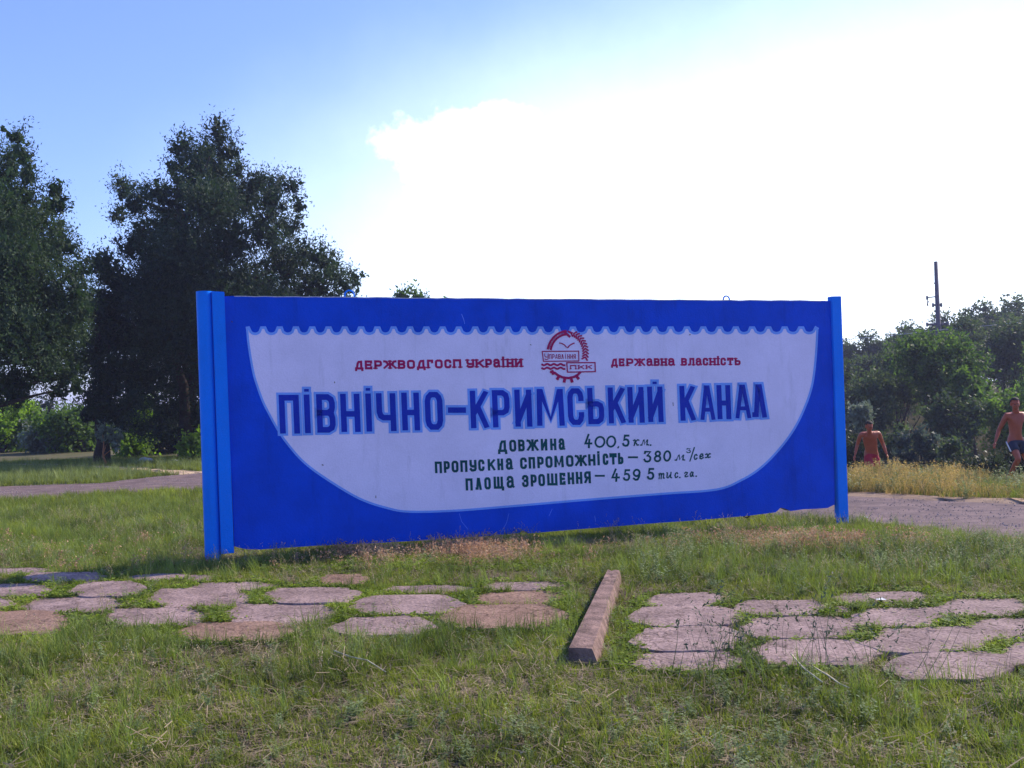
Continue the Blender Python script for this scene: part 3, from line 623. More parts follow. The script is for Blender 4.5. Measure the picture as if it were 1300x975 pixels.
def limb(mb, a, b, r0, r1, wob=.1, n=5):
    a = Vector(a); b = Vector(b); P = []; Rr = []; L_ = (b - a).length
    for i in range(n + 1):
        t = i / n; o = Vector((random.gauss(0, 1), random.gauss(0, 1), random.gauss(0, .4))) * wob * L_ * .3 * (t * (1 - t) * 2)
        P.append(a.lerp(b, t) + o); Rr.append(r0 + (r1 - r0) * t)
    mb.add(tube(P, Rr, 7)); return P
def tree(name, label, cat, base, C, R, dens, size, lm, bm_, tr=.15, group=None, trunks=1, clump=.35, up=.2, flat=1.0, spread=.1, limbs=14, core=None, upright=False):
    base = Vector(base); e = tag(empty(name, base), label, cat, group)
    V, vals = leaves(np.array(C), np.array(R), dens, size, up, clump, flat)
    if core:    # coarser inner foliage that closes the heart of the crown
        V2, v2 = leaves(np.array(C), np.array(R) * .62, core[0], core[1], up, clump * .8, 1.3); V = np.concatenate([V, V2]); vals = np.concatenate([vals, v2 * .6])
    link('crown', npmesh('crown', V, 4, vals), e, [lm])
    mb = MB(); C_ = [Vector(c) for c in C]; topc = max(C_, key=lambda c: c.z)
    if upright: topc = Vector((base.x, base.y, base.z + (topc.z - base.z) * .8))
    mid = sum(C_, Vector()) / len(C_)
    for k in range(trunks):
        off = Vector((random.uniform(-1, 1), random.uniform(-1, 1), 0)) * spread * (trunks > 1)
        tgt = topc if k == 0 else (topc + Vector((random.uniform(-1.2, 1.2), random.uniform(-1, 1), -1.5)) if upright else random.choice(C_))
        P = limb(mb, base + off - UP * .2, tgt, tr * (1 if k == 0 else .75), tr * .15, .12, 8)
    for c in random.sample(C_, min(limbs, len(C_))):
        h = min(max((c.z - base.z) * (random.uniform(.7, .95) if upright else random.uniform(.25, .6)), .3), topc.z - base.z - .3); q = base.lerp(topc, h / max(topc.z - base.z, .5))
        limb(mb, q, q.lerp(c, .8), tr * .4, tr * .08, .15)
    mb.build('trunk', [bm_], e, True); return e
bark_m = mat('grey_brown_bark', (.045, .036, .032), .95, .3, 6, .8, 30, spec=.1)
jun_m = leafmat('juniper_foliage', (.008, .022, .018), (.045, .078, .045), .28, .5, rough=.7)
jun2_m = leafmat('juniper_foliage_olive', (.009, .026, .016), (.048, .085, .036), .30, .6, rough=.7)
dec_m = leafmat('leaf_green', (.024, .058, .018), (.13, .21, .05), .5, .3)
dec2_m = leafmat('leaf_bright_green', (.06, .12, .014), (.20, .32, .035), .55, .35)
dull_m = leafmat('leaf_dull_green', (.022, .040, .030), (.09, .125, .07), .45, .25)
silver_m = leafmat('leaf_silver', (.07, .09, .075), (.22, .26, .20), .35, .9, tcol=(1.1, 1.2, .9))
blue_l = leafmat('leaf_blue_green', (.025, .04, .04), (.09, .12, .10), .35, .6, tcol=(1.1, 1.2, .9))
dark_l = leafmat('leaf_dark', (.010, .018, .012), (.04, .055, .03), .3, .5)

def pxblobs(B, Y, depth=.8, zj=0.35):
    """B rows: (px, py, rpx[, rpy]) at distance Y -> centres/radii in metres, given real depth"""
    C, R = [], []
    for b in B:
        r = b[2] * Y / F; rz = (b[3] if len(b) > 3 else b[2]) * Y / F
        dy = random.uniform(-1, 1) * depth
        p = atd(b[0], b[1], Y + dy); C.append((p.x, p.y, p.z)); R.append((r, r * .9, rz))
    return C, R
YB = 33.0
big = [(276, 172, 17, 20), (262, 190, 16), (290, 195, 16), (232, 190, 18, 22), (222, 212, 16), (246, 222, 22), (275, 225, 28), (300, 214, 16), (158, 245, 18, 22), (172, 262, 20), (150, 275, 16, 12), (190, 248, 14), (205, 255, 24),
       (330, 232, 17), (352, 240, 20, 18), (372, 236, 13), (378, 262, 10), (345, 262, 24), (310, 262, 30), (262, 268, 36), (215, 288, 32), (180, 300, 24), (165, 318, 18), (368, 290, 18), (340, 300, 30), (295, 312, 40), (245, 325, 40), (198, 335, 34),
       (385, 325, 22), (410, 332, 20), (420, 350, 22), (440, 362, 14), (452, 356, 8), (360, 340, 36), (400, 365, 30), (135, 345, 22), (122, 335, 12), (150, 362, 28), (150, 395, 34), (205, 385, 45), (260, 380, 48), (320, 370, 45), (370, 385, 40), (430, 392, 26),
       (130, 430, 34), (180, 440, 46), (235, 440, 48), (290, 430, 50), (350, 430, 46), (410, 425, 36), (140, 480, 32), (190, 490, 44), (240, 490, 46), (290, 490, 46), (340, 480, 40), (215, 525, 22, 16), (165, 515, 22, 16), (120, 500, 20), (255, 525, 36, 22), (300, 525, 36, 26),
       (400, 470, 36), (258, 205, 20), (282, 245, 26), (232, 246, 22), (320, 245, 20)]
side_b = [q for q in big if q[0] <= 165 and q[1] >= 330]; big = [q for q in big if q not in side_b]
C, R = pxblobs(big + [(205, 550, 26, 18), (245, 548, 30, 20), (290, 545, 30, 20), (180, 548, 18, 14)], YB, 2.0)
# body of the crown behind and in front of the outline, so it is as deep as it is wide
for (px, py, r) in [(240, 330, 70), (290, 400, 90), (220, 430, 80), (340, 420, 70), (200, 380, 55), (270, 260, 45)]:
    for dy in (-2.2, 2.4): p = atd(px, py, YB + dy); C.append((p.x, p.y, p.z)); R.append((r * YB / F * .8, 1.6, r * YB / F * .7))
b = hitg(215, 589); b = Vector((atd(238, 588, YB).x, YB, float(ground(b.x, YB))))
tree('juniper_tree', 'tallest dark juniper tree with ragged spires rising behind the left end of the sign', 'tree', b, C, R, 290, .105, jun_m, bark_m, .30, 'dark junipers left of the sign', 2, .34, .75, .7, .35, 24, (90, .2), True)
C, R = pxblobs(side_b + [(128, 400, 30), (120, 455, 30), (150, 430, 34), (150, 520, 26, 20), (112, 380, 14), (168, 480, 30), (128, 520, 26, 18), (112, 528, 14, 10), (150, 535, 18, 12)], YB - 1.5, 1.5)
b = atd(127, 589, YB - 1.5); b.z = float(ground(b.x, YB - 1.5))
tree('juniper_tree', 'narrow dark juniper tree filling the gap between the two big ones, trunk behind the sapling', 'tree', b, C, R, 210, .115, jun_m, bark_m, .22, 'dark junipers left of the sign', 2, .34, .75, .7, .3, 12, (90, .22), True)
YL = 27.0
lt = [(22, 178, 12, 18), (30, 200, 14), (12, 200, 18), (5, 222, 24), (36, 222, 14, 12), (70, 245, 12, 16), (62, 265, 18), (76, 262, 10), (20, 250, 30), (40, 285, 32), (72, 292, 18), (84, 312, 22), (60, 325, 34), (15, 315, 45), (96, 345, 22), (75, 370, 36), (100, 385, 20), (30, 375, 46), (100, 420, 18),
      (80, 425, 32), (35, 440, 44), (92, 455, 22), (60, 475, 30, 26), (20, 485, 34, 22), (-20, 260, 50), (-30, 340, 60), (-30, 430, 60), (-70, 300, 60), (-80, 400, 70), (-30, 200, 30), (-50, 480, 50, 30), (88, 478, 14)]
C, R = pxblobs(lt + [(15, 500, 30, 18), (-20, 515, 34, 18), (70, 498, 18, 12), (50, 455, 30), (70, 430, 30), (95, 400, 22), (60, 395, 34), (90, 475, 20), (94, 490, 12, 10)], YL, 1.6)
for (px, py, r) in [(20, 340, 60), (-30, 400, 80), (30, 430, 60), (0, 270, 40)]:
    for dy in (-2.2, 2.2): p = atd(px, py, YL + dy); C.append((p.x, p.y, p.z)); R.append((r * YL / F * .8, 1.5, r * YL / F * .7))
b = atd(-45, 590, YL); b.z = float(ground(b.x, YL))
tree('juniper_tree', 'juniper tree with olive tinged foliage, cut off by the left edge of the photo', 'tree', b, C, R, 330, .09, jun2_m, bark_m, .26, 'dark junipers left of the sign', 1, .30, .7, .7, .4, 20, (90, .2), True)

def crown_blobs(c, w_, h_, n=14, irr=.3):
    C, R = [], []
    for i in range(n):
        d = rand_unit(1)[0]; r = random.random() ** .5 * .86
        C.append((c[0] + d[0] * w_ * .5 * r, c[1] + d[1] * w_ * .45 * r, c[2] + d[2] * h_ * .5 * r)); s = random.uniform(.17, .3) * (1 + irr * random.uniform(-.5, .5))
        R.append((w_ * s, w_ * s, min(w_, h_) * s * random.uniform(.8, 1.1)))
    return C, R
def simple(name, label, cat, px, pytop, pybot, wpx, Y, lm, group, dens=28, size=.2, tr=.12, trunks=1, n=14, low=.25, clump=.4, bark=bark_m, base_z=None):
    """crown spans pytop..pybot at distance Y; trunk goes down to the ground there"""
    t = atd(px, pytop, Y); bz = atd(px, pybot, Y); h_ = t.z - bz.z; dens = dens * 1.7; size = size * .8; c = ((t.x + bz.x) / 2, Y, (t.z + bz.z) / 2)
    C, R = crown_blobs(c, wpx * Y / F, h_, n)
    return tree(name, label, cat, (bz.x, Y, float(ground(bz.x, Y))), C, R, dens, size, lm, bark, tr, group, trunks, clump, .15, 1.0, .5, 14, (dens * .5, size * 1.5))
GL = 'trees beyond the path on the left'
simple('leafy_tree', 'bright green leafy tree at the left edge below the olive juniper', 'tree', 0, 498, 592, 95, 44, dec2_m, GL, 40, .22, .12, 2)
simple('silvery_bush', 'silvery grey bush between the bright green tree and the dark juniper trunks', 'bush', 58, 530, 590, 60, 42, silver_m, None, 42, .18, .06, 3)
simple('leafy_tree', 'mid green tree hanging low over the path under the tall juniper', 'tree', 98, 505, 590, 100, 42, dec_m, GL, 40, .22, .16, 2)
simple('leafy_tree', 'sunlit green tree right of the slender sapling', 'tree', 168, 498, 592, 66, 36, dec2_m, GL, 44, .22, .1, 2)
simple('leafy_tree', 'dark leafy tree in shade just left of the sign post', 'tree', 222, 500, 598, 85, 38, dark_l, GL, 40, .25, .14, 2)
simple('leafy_bush', 'small bright green bush at the foot of the left sign post', 'bush', 247, 552, 594, 30, 30, dec2_m, None, 60, .15, .04, 3)
simple('dark_bush', 'dark shaded bush behind the thin sapling', 'bush', 112, 540, 600, 70, 47, dark_l, None, 40, .25, .06, 3)
simple('dark_bush', 'wide dark bush at far left behind the silvery bush', 'bush', 20, 545, 598, 120, 50, dark_l, None, 36, .25, .06, 3, 18)
simple('dark_bush', 'dark bush filling the shade beside the pale stones', 'bush', 185, 550, 602, 80, 44, dark_l, None, 40, .25, .06, 3)
simple('leafy_tree', 'far green tree whose crown tip shows above the middle of the sign', 'tree', 522, 365, 450, 60, 48, dec_m, None, 34, .24, .16, 2)
simple('leafy_tree', 'smaller far green crown tip above the sign, right of the wider one', 'tree', 562, 372, 450, 30, 50, dec_m, None, 30, .24, .12, 2)
# slender sapling by the path
p = hitg(133, 591); C, R = crown_blobs(tuple(atd(137, 559, p.y)), .75, .85, 7)
tree('sapling', 'slender young tree with pale grey green leaves and orange brown stem by the path', 'tree', p, C, R, 40, .16, silver_m, mat('reddish_stem', (.30, .13, .06), .9, .2), .045, None, 1, .2, .4, .8, .1, 3)

for i in range(13):
    px = -150 + i * 36; simple('distant_tree', '%s distant green tree from the left in the row beyond the path' % ['first', 'second', 'third', 'fourth', 'fifth', 'sixth', 'seventh', 'eighth', 'ninth', 'tenth', 'eleventh', 'twelfth', 'thirteenth'][i], 'tree', px, 500 + (i * 7) % 17, 590, 60, 62 + (i * 5) % 9, dull_m if i % 2 else dark_l, 'distant row of trees beyond the path', 26, .3, .12, 1, 12)
GR = 'trees on the wooded slope at right'
RT = [('wide leafy tree with many trunks in the middle of the wooded slope', 1190, 418, 520, 110, 41, dec_m, 4, 24), ('dark leafy tree standing left of the many trunked tree', 1148, 428, 540, 80, 44, dull_m, 2, 18),
      ('leafy tree beside the right sign post, lowest crown on the slope', 1098, 440, 560, 80, 50, dull_m, 2, 18), ('pale green tree behind the walking man in dark shorts', 1282, 466, 585, 84, 36, dec_m, 3, 18), ('dark crowned tree above the pale green tree at the right edge', 1282, 408, 480, 90, 50, dull_m, 2, 16),
      ('slim light green tree right of the many trunked tree', 1228, 440, 575, 56, 39, dec_m, 3, 16), ('green tree beyond the right edge of the slope', 1345, 400, 560, 100, 42, dec_m, 2, 16), ('low green tree below the utility pole, right of it', 1232, 405, 470, 60, 56, dull_m, 2, 12),
      ('low bushy tree in the dip left of the many trunked tree', 1118, 468, 560, 60, 42, dull_m, 2, 14), ('light green low tree under the slim tree', 1215, 500, 590, 70, 35, dull_m, 4, 14)]
RT += [('leafy tree hidden behind the right end of the sign', 1035, 450, 545, 80, 52, dull_m, 2, 14), ('second leafy tree hidden behind the sign, further left', 975, 460, 550, 80, 56, dull_m, 2, 14), ('tree beyond the right edge, farther along the slope', 1425, 410, 560, 110, 46, dec_m, 2, 14)]
for (lb, px, a, b_, w_, Y, lm, tk, n) in RT: simple('leafy_tree', lb, 'tree', px, a, b_, w_, Y, lm, GR, 34, .20, .10, tk, n)
BR = [('silvery_bush', 'silver leaved bush beside the right sign post above the man in red shorts', 1092, 512, 548, 34, 33, silver_m), ('leafy_bush', 'blue green bush between the two men', 1168, 545, 606, 66, 29, blue_l), ('dark_bush', 'large dark bush left of the legs of the man in dark shorts', 1245, 575, 622, 90, 24, dark_l),
      ('leafy_bush', 'olive bush right behind the man in red shorts', 1140, 535, 600, 50, 31, dull_m), ('dark_bush', 'dark bush behind the right sign post', 1085, 545, 605, 60, 30, dark_l), ('leafy_bush', 'dull green bush low on the slope beside the many trunked tree', 1205, 560, 612, 50, 28, dull_m), ('dark_bush', 'dark bush beyond the man in dark shorts at the right edge', 1300, 560, 615, 70, 27, dark_l)]
for nm, lb, px, a, b_, w_, Y, lm in BR: simple(nm, lb, 'bush', px, a, b_, w_, Y, lm, None, 60, .13, .04, 3, 14, clump=.25)
# ridge line trees, three shapes shared
ridge = [(1062, 432), (1078, 428), (1096, 424), (1114, 421), (1132, 416), (1148, 412), (1166, 404), (1182, 408), (1198, 399), (1214, 397), (1229, 390), (1246, 387), (1262, 381), (1279, 384), (1296, 380), (1315, 382), (1335, 378)]
protos = []
ORD = ['first', 'second', 'third', 'fourth', 'fifth', 'sixth', 'seventh', 'eighth', 'ninth', 'tenth', 'eleventh', 'twelfth']
for i in range(3):
    C, R = crown_blobs((0, 0, 3.5), 3.0, 4.8, 20, 1.2); e = tree('ridge_tree', None, 'tree', (0, 0, 0), C, R, 60, .22, dull_m, bark_m, .11, GR, 1, .4, .3, 1.0, .3, 8)
    e['label'] = 'thin crowned tree in the row along the ridge below the power pole'; protos.append(e)
for i, (px, py) in enumerate(ridge):
    for row, Y in enumerate((78, 66)):
        pr = protos[(i + row) % 3]
        if row and (i % 2): continue
        yy = py + (16 if row else 0); t = atd(px + 6 * row, yy, Y); g = float(ground(t.x, Y)); s = max((t.z - g) / 5.9, .35)
        if pr.get('used') is None: e = pr; pr['used'] = 1
        else:
            e = pr.copy(); COL.objects.link(e)
            for ch in pr.children: c_ = ch.copy(); COL.objects.link(c_); c_.parent = e; c_.matrix_parent_inverse = Matrix.Identity(4)
        e.location = (t.x, Y, g); e.scale = (max(s, .9) * random.uniform(.8, 1.2),) * 2 + (s,); e.rotation_euler[2] = random.uniform(0, 6.28)
        side = 'left' if px + 6 * row < 1190 else 'right'; seq = [q for q in ridge[::(2 if row else 1)] if (q[0] + 6 * row < 1190) == (side == 'left')]; seq = seq[::-1] if side == 'left' else seq
        e['label'] = '%s tree %s of the utility pole in the %s' % (ORD[seq.index((px, py))], side, 'lower row below the ridge' if row else 'skyline row on the ridge')
for o in scene.objects:
    if 'used' in o.keys(): del o['used']
C_ = [(x, 26 + 8 * ((i * 37) % 10) / 10) for i, x in enumerate(())]

# ------------------------------------------------------------------ utility pole and wires
YP = 58.0
pt = atd(1188, 332, YP); pbz = atd(1191.5, 420, YP); gp = float(ground(pbz.x, YP))
pole_m = mat('weathered_pole', (.10, .085, .11), .8, .25, 3, .3, 20); wire_m = mat('dull_wire', (.45, .45, .5), .5, .1, bump=0)
dpole = (pt - pbz); pbase = pbz + dpole * ((gp - .3 - pbz.z) / dpole.z)
po = tag(empty('utility_pole', (pbase.x, pbase.y, gp)), 'tall tapered utility pole standing above the ridge trees at right', 'pole')
mb = MB(); mb.add(tube([pbase, pt], [.20, .105], 14)); mb.build('pole', [pole_m], po, True)
def arm(pxa, pya, pxb, pyb, r, nm='crossarm', dy=0):
    mb = MB(); a = atd(pxa, pya, YP + dy); b = atd(pxb, pyb, YP - dy); mb.add(tube([a, b], [r, r], 6)); return mb.build(nm, [pole_m], po)
arm(1185.5, 359.6, 1189, 359.3, .035, 'step_iron'); arm(1187, 369.5, 1189.5, 369.3, .035, 'step_iron')
arm(1176.5, 377.8, 1190, 376.5, .035); arm(1184, 387.3, 1195.5, 387, .06); arm(1176, 412.5, 1204, 410.5, .07)
for (x, y) in ((1177, 378), (1184.5, 387.5), (1195, 387), (1177, 412), (1203.5, 410)):
    p = atd(x, y, YP); mb = MB(); mb.add(tube([p - UP * .13, p - UP * .02, p, p + UP * .05, p + UP * .14], [.05, .08, .05, .085, .03], 8)); mb.build('insulator', [mat('grey_insulator', (.18, .17, .18), .4, .1, bump=0)], po, True)
mb = MB(); a = atd(1177.5, 379, YP); mb.add(tube([a + UP * (-.1 - .09 * i) + DR * (.04 * sin(i * 1.9)) for i in range(5)], [.03, .05, .03, .05, .02], 6)); mb.build('insulator', [pole_m], po, True)
def wire(P, lb, r=.016):
    """sagging span"""
    (a, b) = P; pts = [a.lerp(b, i / 40) - UP * (a - b).length * .018 * 4 * (i / 40) * (1 - i / 40) for i in range(41)]
    mb = MB(); mb.add(tube(pts, [r] * 41, 5)); o = mb.build('power_line', [wire_m], None, True); tag(o, lb, 'wire'); return o
a = atd(1191, 419, YP - .3); wire((atd(900, 436, 66), a), 'thin pale power line running left from the pole to behind the sign', .015)
wire((a, atd(1560, 366, 50)), 'thin pale power line running right from the pole across the treetops', .015)

# ------------------------------------------------------------------ people
skin_m = mat('tanned_skin', (.34, .075, .034), .5, .08, 12, .1, 60, spec=.35)
hair_m = mat('short_dark_hair', (.035, .022, .018), .8, .2, 60, .5, 120); eye_m = mat('dark_eye', (.02, .015, .015), .3, .1, bump=0)
red_s = mat('dark_red_shorts', (.34, .010, .030), .75, .15, 8, .4, 30); navy_s = mat('navy_shorts', (.012, .016, .04), .6, .15, 8, .3, 30); white_s = mat('white_trim', (.7, .7, .72), .7, .05, bump=0)
def skinned(nodes, edges, root):
    """nodes: name->(Vector, rx, ry)"""
    me = bpy.data.meshes.new('tmp'); names = list(nodes); me.from_pydata([tuple(nodes[k][0]) for k in names], [(names.index(a), names.index(b)) for a, b in edges], [])
    o = bpy.data.objects.new('tmp', me); COL.objects.link(o); md = o.modifiers.new('s', 'SKIN'); md.use_smooth_shade = True
    sv = me.skin_vertices[0].data
    for i, k in enumerate(names): sv[i].radius = (nodes[k][1], nodes[k][2]); sv[i].use_root = (k == root)
    sd_ = o.modifiers.new('d', 'SUBSURF'); sd_.levels = 2
    dg = bpy.context.evaluated_depsgraph_get(); res = bpy.data.meshes.new_from_object(o.evaluated_get(dg)); bpy.data.objects.remove(o); return res
def ellipsoid(c, r, rot=None, n=16):
    bm = bmesh.new(); bmesh.ops.create_uvsphere(bm, u_segments=n, v_segments=n // 2 + 2, radius=1)
    for v in bm.verts:
        p = Vector((v.co.x * r[0], v.co.y * r[1], v.co.z * r[2])); v.co = (rot @ p if rot else p) + Vector(c)
    me = bpy.data.meshes.new('e'); bm.to_mesh(me); bm.free(); return me
def merge(meshes, voxel):
    bm = bmesh.new()
    for m_ in meshes: bm.from_mesh(m_)
    me = bpy.data.meshes.new('m'); bm.to_mesh(me); bm.free(); o = bpy.data.objects.new('tmp', me); COL.objects.link(o)
    r = o.modifiers.new('r', 'REMESH'); r.mode = 'VOXEL'; r.voxel_size = voxel; r.use_smooth_shade = True
    s = o.modifiers.new('s', 'SMOOTH'); s.factor = .5; s.iterations = 2
    dg = bpy.context.evaluated_depsgraph_get(); res = bpy.data.meshes.new_from_object(o.evaluated_get(dg)); bpy.data.objects.remove(o); return res
def hand(wrist, dirn, palm_n, thumb_side):
    """short skinned chains for palm, four fingers and a thumb"""
    d = dirn.normalized(); s = palm_n.cross(d).normalized() * thumb_side; pn = palm_n.normalized()
    nd = {'w': (wrist, .026, .020), 'p': (wrist + d * .05, .034, .017), 'q': (wrist + d * .085, .034, .015)}; ed = [('w', 'p'), ('p', 'q')]
    out_ = [skinned(nd, ed, 'w')]
    for i, (o_, l_) in enumerate(((.028, .066), (.010, .075), (-.009, .07), (-.027, .055))):
        a = wrist + d * .08 + s * o_; b = a + (d + s * o_ * 3).normalized() * l_ * .45 + pn * .006; c = b + (d * .8 + pn * .6).normalized() * l_ * .32; e = c + (d * .5 + pn * .85).normalized() * l_ * .25
        out_.append(skinned({'a': (a, .009, .009), 'b': (b, .0088, .0088), 'c': (c, .0082, .0082), 'e': (e, .0072, .0072)}, [('a', 'b'), ('b', 'c'), ('c', 'e')], 'a'))
    a = wrist + d * .03 + s * .022; b = a + (d * .6 + s * .8).normalized() * .035; c = b + (d * .9 + s * .3 + pn * .3).normalized() * .032
    out_.append(skinned({'a': (a, .013, .012), 'b': (b, .0105, .0105), 'c': (c, .0088, .0088)}, [('a', 'b'), ('b', 'c')], 'a')); return out_
def person(label, J, shorts_m, face, base, trim=False):
    """J joint dict of Vectors; builds one continuous body, with hair and shorts as parts"""
    e = tag(empty('person', base), label, 'person'); nd = {}; ed = []
    def n_(k, p, a, b=None): nd[k] = (p, a, b if b else a)
    pel, chest, nb = J['pelvis'], J['chest'], J['neck']; sp = pel.lerp(chest, .5)
    n_('pel', pel, .165, .115); n_('bel', pel.lerp(sp, .55), .145, .10); n_('sp', sp, .15, .105); n_('ch', chest, .18, .12); n_('uc', chest.lerp(nb, .55), .15, .095); n_('nb', nb, .062, .06); n_('nt', J['head'] - Vector((0, 0, .07)), .055, .058)
    ed += [('pel', 'bel'), ('bel', 'sp'), ('sp', 'ch'), ('ch', 'uc'), ('uc', 'nb'), ('nb', 'nt')]
    for s in 'LR':
        sh, el, wr = J['sh' + s], J['el' + s], J['wr' + s]
        n_('s' + s, sh, .064); n_('u' + s, sh.lerp(el, .4), .052); n_('e' + s, el, .040); n_('f' + s, el.lerp(wr, .3), .042); n_('w' + s, wr, .026, .022)
        ed += [('uc', 's' + s), ('s' + s, 'u' + s), ('u' + s, 'e' + s), ('e' + s, 'f' + s), ('f' + s, 'w' + s)]
        hp, kn, an = J['hp' + s], J['kn' + s], J['an' + s]; toe = J['toe' + s]
        n_('h' + s, hp, .092); n_('t' + s, hp.lerp(kn, .45), .078); n_('k' + s, kn, .056); n_('c' + s, kn.lerp(an, .3), .055); n_('a' + s, an, .036); n_('o' + s, an.lerp(toe, .55) - UP * .015, .038, .03); n_('z' + s, toe, .032, .02)
        ed += [('pel', 'h' + s), ('h' + s, 't' + s), ('t' + s, 'k' + s), ('k' + s, 'c' + s), ('c' + s, 'a' + s), ('a' + s, 'o' + s), ('o' + s, 'z' + s)]
    parts = [skinned(nd, ed, 'pel')]
    fd = face.normalized(); rot = Vector((0, -1, 0)).rotation_difference(fd).to_matrix(); H = J['head']
    def hp_(x, y, z): return H + rot @ Vector((x, y, z))
    parts += [ellipsoid(hp_(0, .01, .03), (.076, .094, .088), rot), ellipsoid(hp_(0, -.018, -.035), (.060, .068, .082), rot), ellipsoid(hp_(0, -.045, -.088), (.030, .032, .026), rot),
              ellipsoid(hp_(0, -.096, -.014), (.012, .016, .022), rot), ellipsoid(hp_(0, -.104, -.028), (.017, .014, .010), rot), ellipsoid(hp_(0, -.078, .024), (.05, .018, .010), rot),
              ellipsoid(hp_(0, -.082, -.058), (.026, .012, .006), rot), ellipsoid(hp_(0, -.080, -.068), (.022, .012, .007), rot)]
    for s in (-1, 1):
        parts += [ellipsoid(hp_(s * .078, .012, -.008), (.010, .018, .032), rot), ellipsoid(hp_(s * .04, -.06, -.02), (.022, .022, .018), rot)]
        k = 'L' if s < 0 else 'R'; wr = J['wr' + k]; d = (wr - J['el' + k]).normalized()
        parts += hand(wr, d, Vector((-s, .25, 0)), s * (1 if s < 0 else 1))
        sh = J['sh' + k]; parts.append(ellipsoid(chest.lerp(sh, .42) + fd * .075 + UP * .02, (.075, .04, .055), rot))
    me = merge(parts, .0095); me.name = 'body'; link('body', me, e, [skin_m])
    # cap of hair
    bm = bmesh.new(); bmesh.ops.create_uvsphere(bm, u_segments=24, v_segments=16, radius=1)
    kill = [v for v in bm.verts if v.co.z < (.52 if v.co.y < -.3 else .12 if v.co.y < .3 else -.35)]
    bmesh.ops.delete(bm, geom=kill, context='VERTS')
    for v in bm.verts:
        k = 1 + random.uniform(-.015, .02); v.co = hp_(v.co.x * .080 * k, .011 + v.co.y * .098 * k, .030 + v.co.z * .0915 * k)
    bmesh.ops.solidify(bm, geom=list(bm.faces), thickness=-.01); me = bpy.data.meshes.new('hair'); bm.to_mesh(me); bm.free(); me.shade_smooth(); link('hair', me, e, [hair_m])
    for s in (-1, 1): link('eye', ellipsoid(hp_(s * .031, -.082, .004), (.012, .008, .007), rot, 8), e, [eye_m])
    # shorts follow hips and thighs
    nd = {'w': (pel + UP * .07, .166, .122), 'p': (pel - UP * .02, .182, .132)}; ed = [('w', 'p')]
    for s in 'LR':
        hp, kn = J['hp' + s], J['kn' + s]; nd['h' + s] = (hp, .112, .112); nd['t' + s] = (hp.lerp(kn, .42), .105, .105); nd['b' + s] = (hp.lerp(kn, .62), .104, .104); ed += [('p', 'h' + s), ('h' + s, 't' + s), ('t' + s, 'b' + s)]
    me = merge([skinned(nd, ed, 'p')], .014); me.name = 'shorts'; link('shorts', me, e, [shorts_m])
    if trim:
        for s in (-1, 1):
            k = 'L' if s < 0 else 'R'; hp, kn = J['hp' + k], J['kn' + k]; mb = MB(); ax = (kn - hp).normalized(); sd_ = Vector((s, -.35, 0)).normalized(); sd_ = (sd_ - ax * sd_.dot(ax)).normalized()
            P = [hp.lerp(kn, t) + sd_ * r_ for t, r_ in ((.0, .098), (.2, .1), (.4, .097), (.6, .094))]; mb.add(tube(P, [.012] * 4, 8)); mb.build('side_stripe', [white_s], e, True)
    return e
def JJ(px, py, Y): return atd(px, py, Y)
Y2 = 18.9
J = dict(head=JJ(1288.7, 513, Y2 - .10), neck=JJ(1290, 524.5, Y2 - .04), chest=JJ(1288.5, 535, Y2), pelvis=JJ(1289.5, 558.5, Y2), shL=JJ(1278, 527.5, Y2), shR=JJ(1302.5, 526, Y2 + .03), elL=JJ(1268, 546, Y2 + .1), wrL=JJ(1263.2, 562, Y2 - .05),
         elR=JJ(1311, 545, Y2 + .1), wrR=JJ(1317, 561, Y2 - .1), hpL=JJ(1283.5, 562, Y2), hpR=JJ(1295.5, 562, Y2), knL=JJ(1293, 582.5, Y2 - .28), anL=JJ(1281.5, 604, Y2 + .02), toeL=JJ(1276.5, 610, Y2 - .12), knR=JJ(1305, 586, Y2 - .12), anR=JJ(1310, 611, Y2 + .05), toeR=JJ(1306, 617, Y2 - .12))
bz = atd(1292, 612, Y2)
person('shirtless man in dark navy shorts with white side stripes striding at the right edge', J, navy_s, Vector((-.15, -1, -.12)), (bz.x, Y2, float(ground(bz.x, Y2))), True)
Y1 = 22.6; g1 = float(ground(atd(1105, 590, Y1).x, Y1))
J = dict(head=JJ(1103.2, 541.5, Y1 - .42), neck=JJ(1104, 550.5, Y1 - .30), chest=JJ(1104.5, 557, Y1 - .16), pelvis=JJ(1106.3, 575.5, Y1), shL=JJ(1092.6, 551, Y1 - .22), shR=JJ(1115, 549.3, Y1 - .22), elL=JJ(1088.3, 565, Y1 - .12), wrL=JJ(1085.3, 578, Y1 - .22),
         elR=JJ(1121, 563.5, Y1 - .14), wrR=JJ(1125.8, 577, Y1 - .24), hpL=JJ(1101.2, 578, Y1), hpR=JJ(1111.5, 578, Y1))
for s, dx, dy in (('L', -.03, -.30), ('R', .02, .02)):
    h_ = J['hp' + s]; J['an' + s] = Vector((h_.x + dx, h_.y + dy - .05 + (.28 if s == 'R' else 0), g1 + .10 + (.05 if s == 'R' else 0))); J['kn' + s] = h_.lerp(J['an' + s], .5) + Vector((0, -.12, .0)); J['toe' + s] = J['an' + s] + Vector((0, -.17, -.05))
person('shirtless man in dark red shorts leaning forward behind the dry grass beside the sign post', J, red_s, Vector((.25, -1, -.35)), (J['pelvis'].x, Y1, g1))

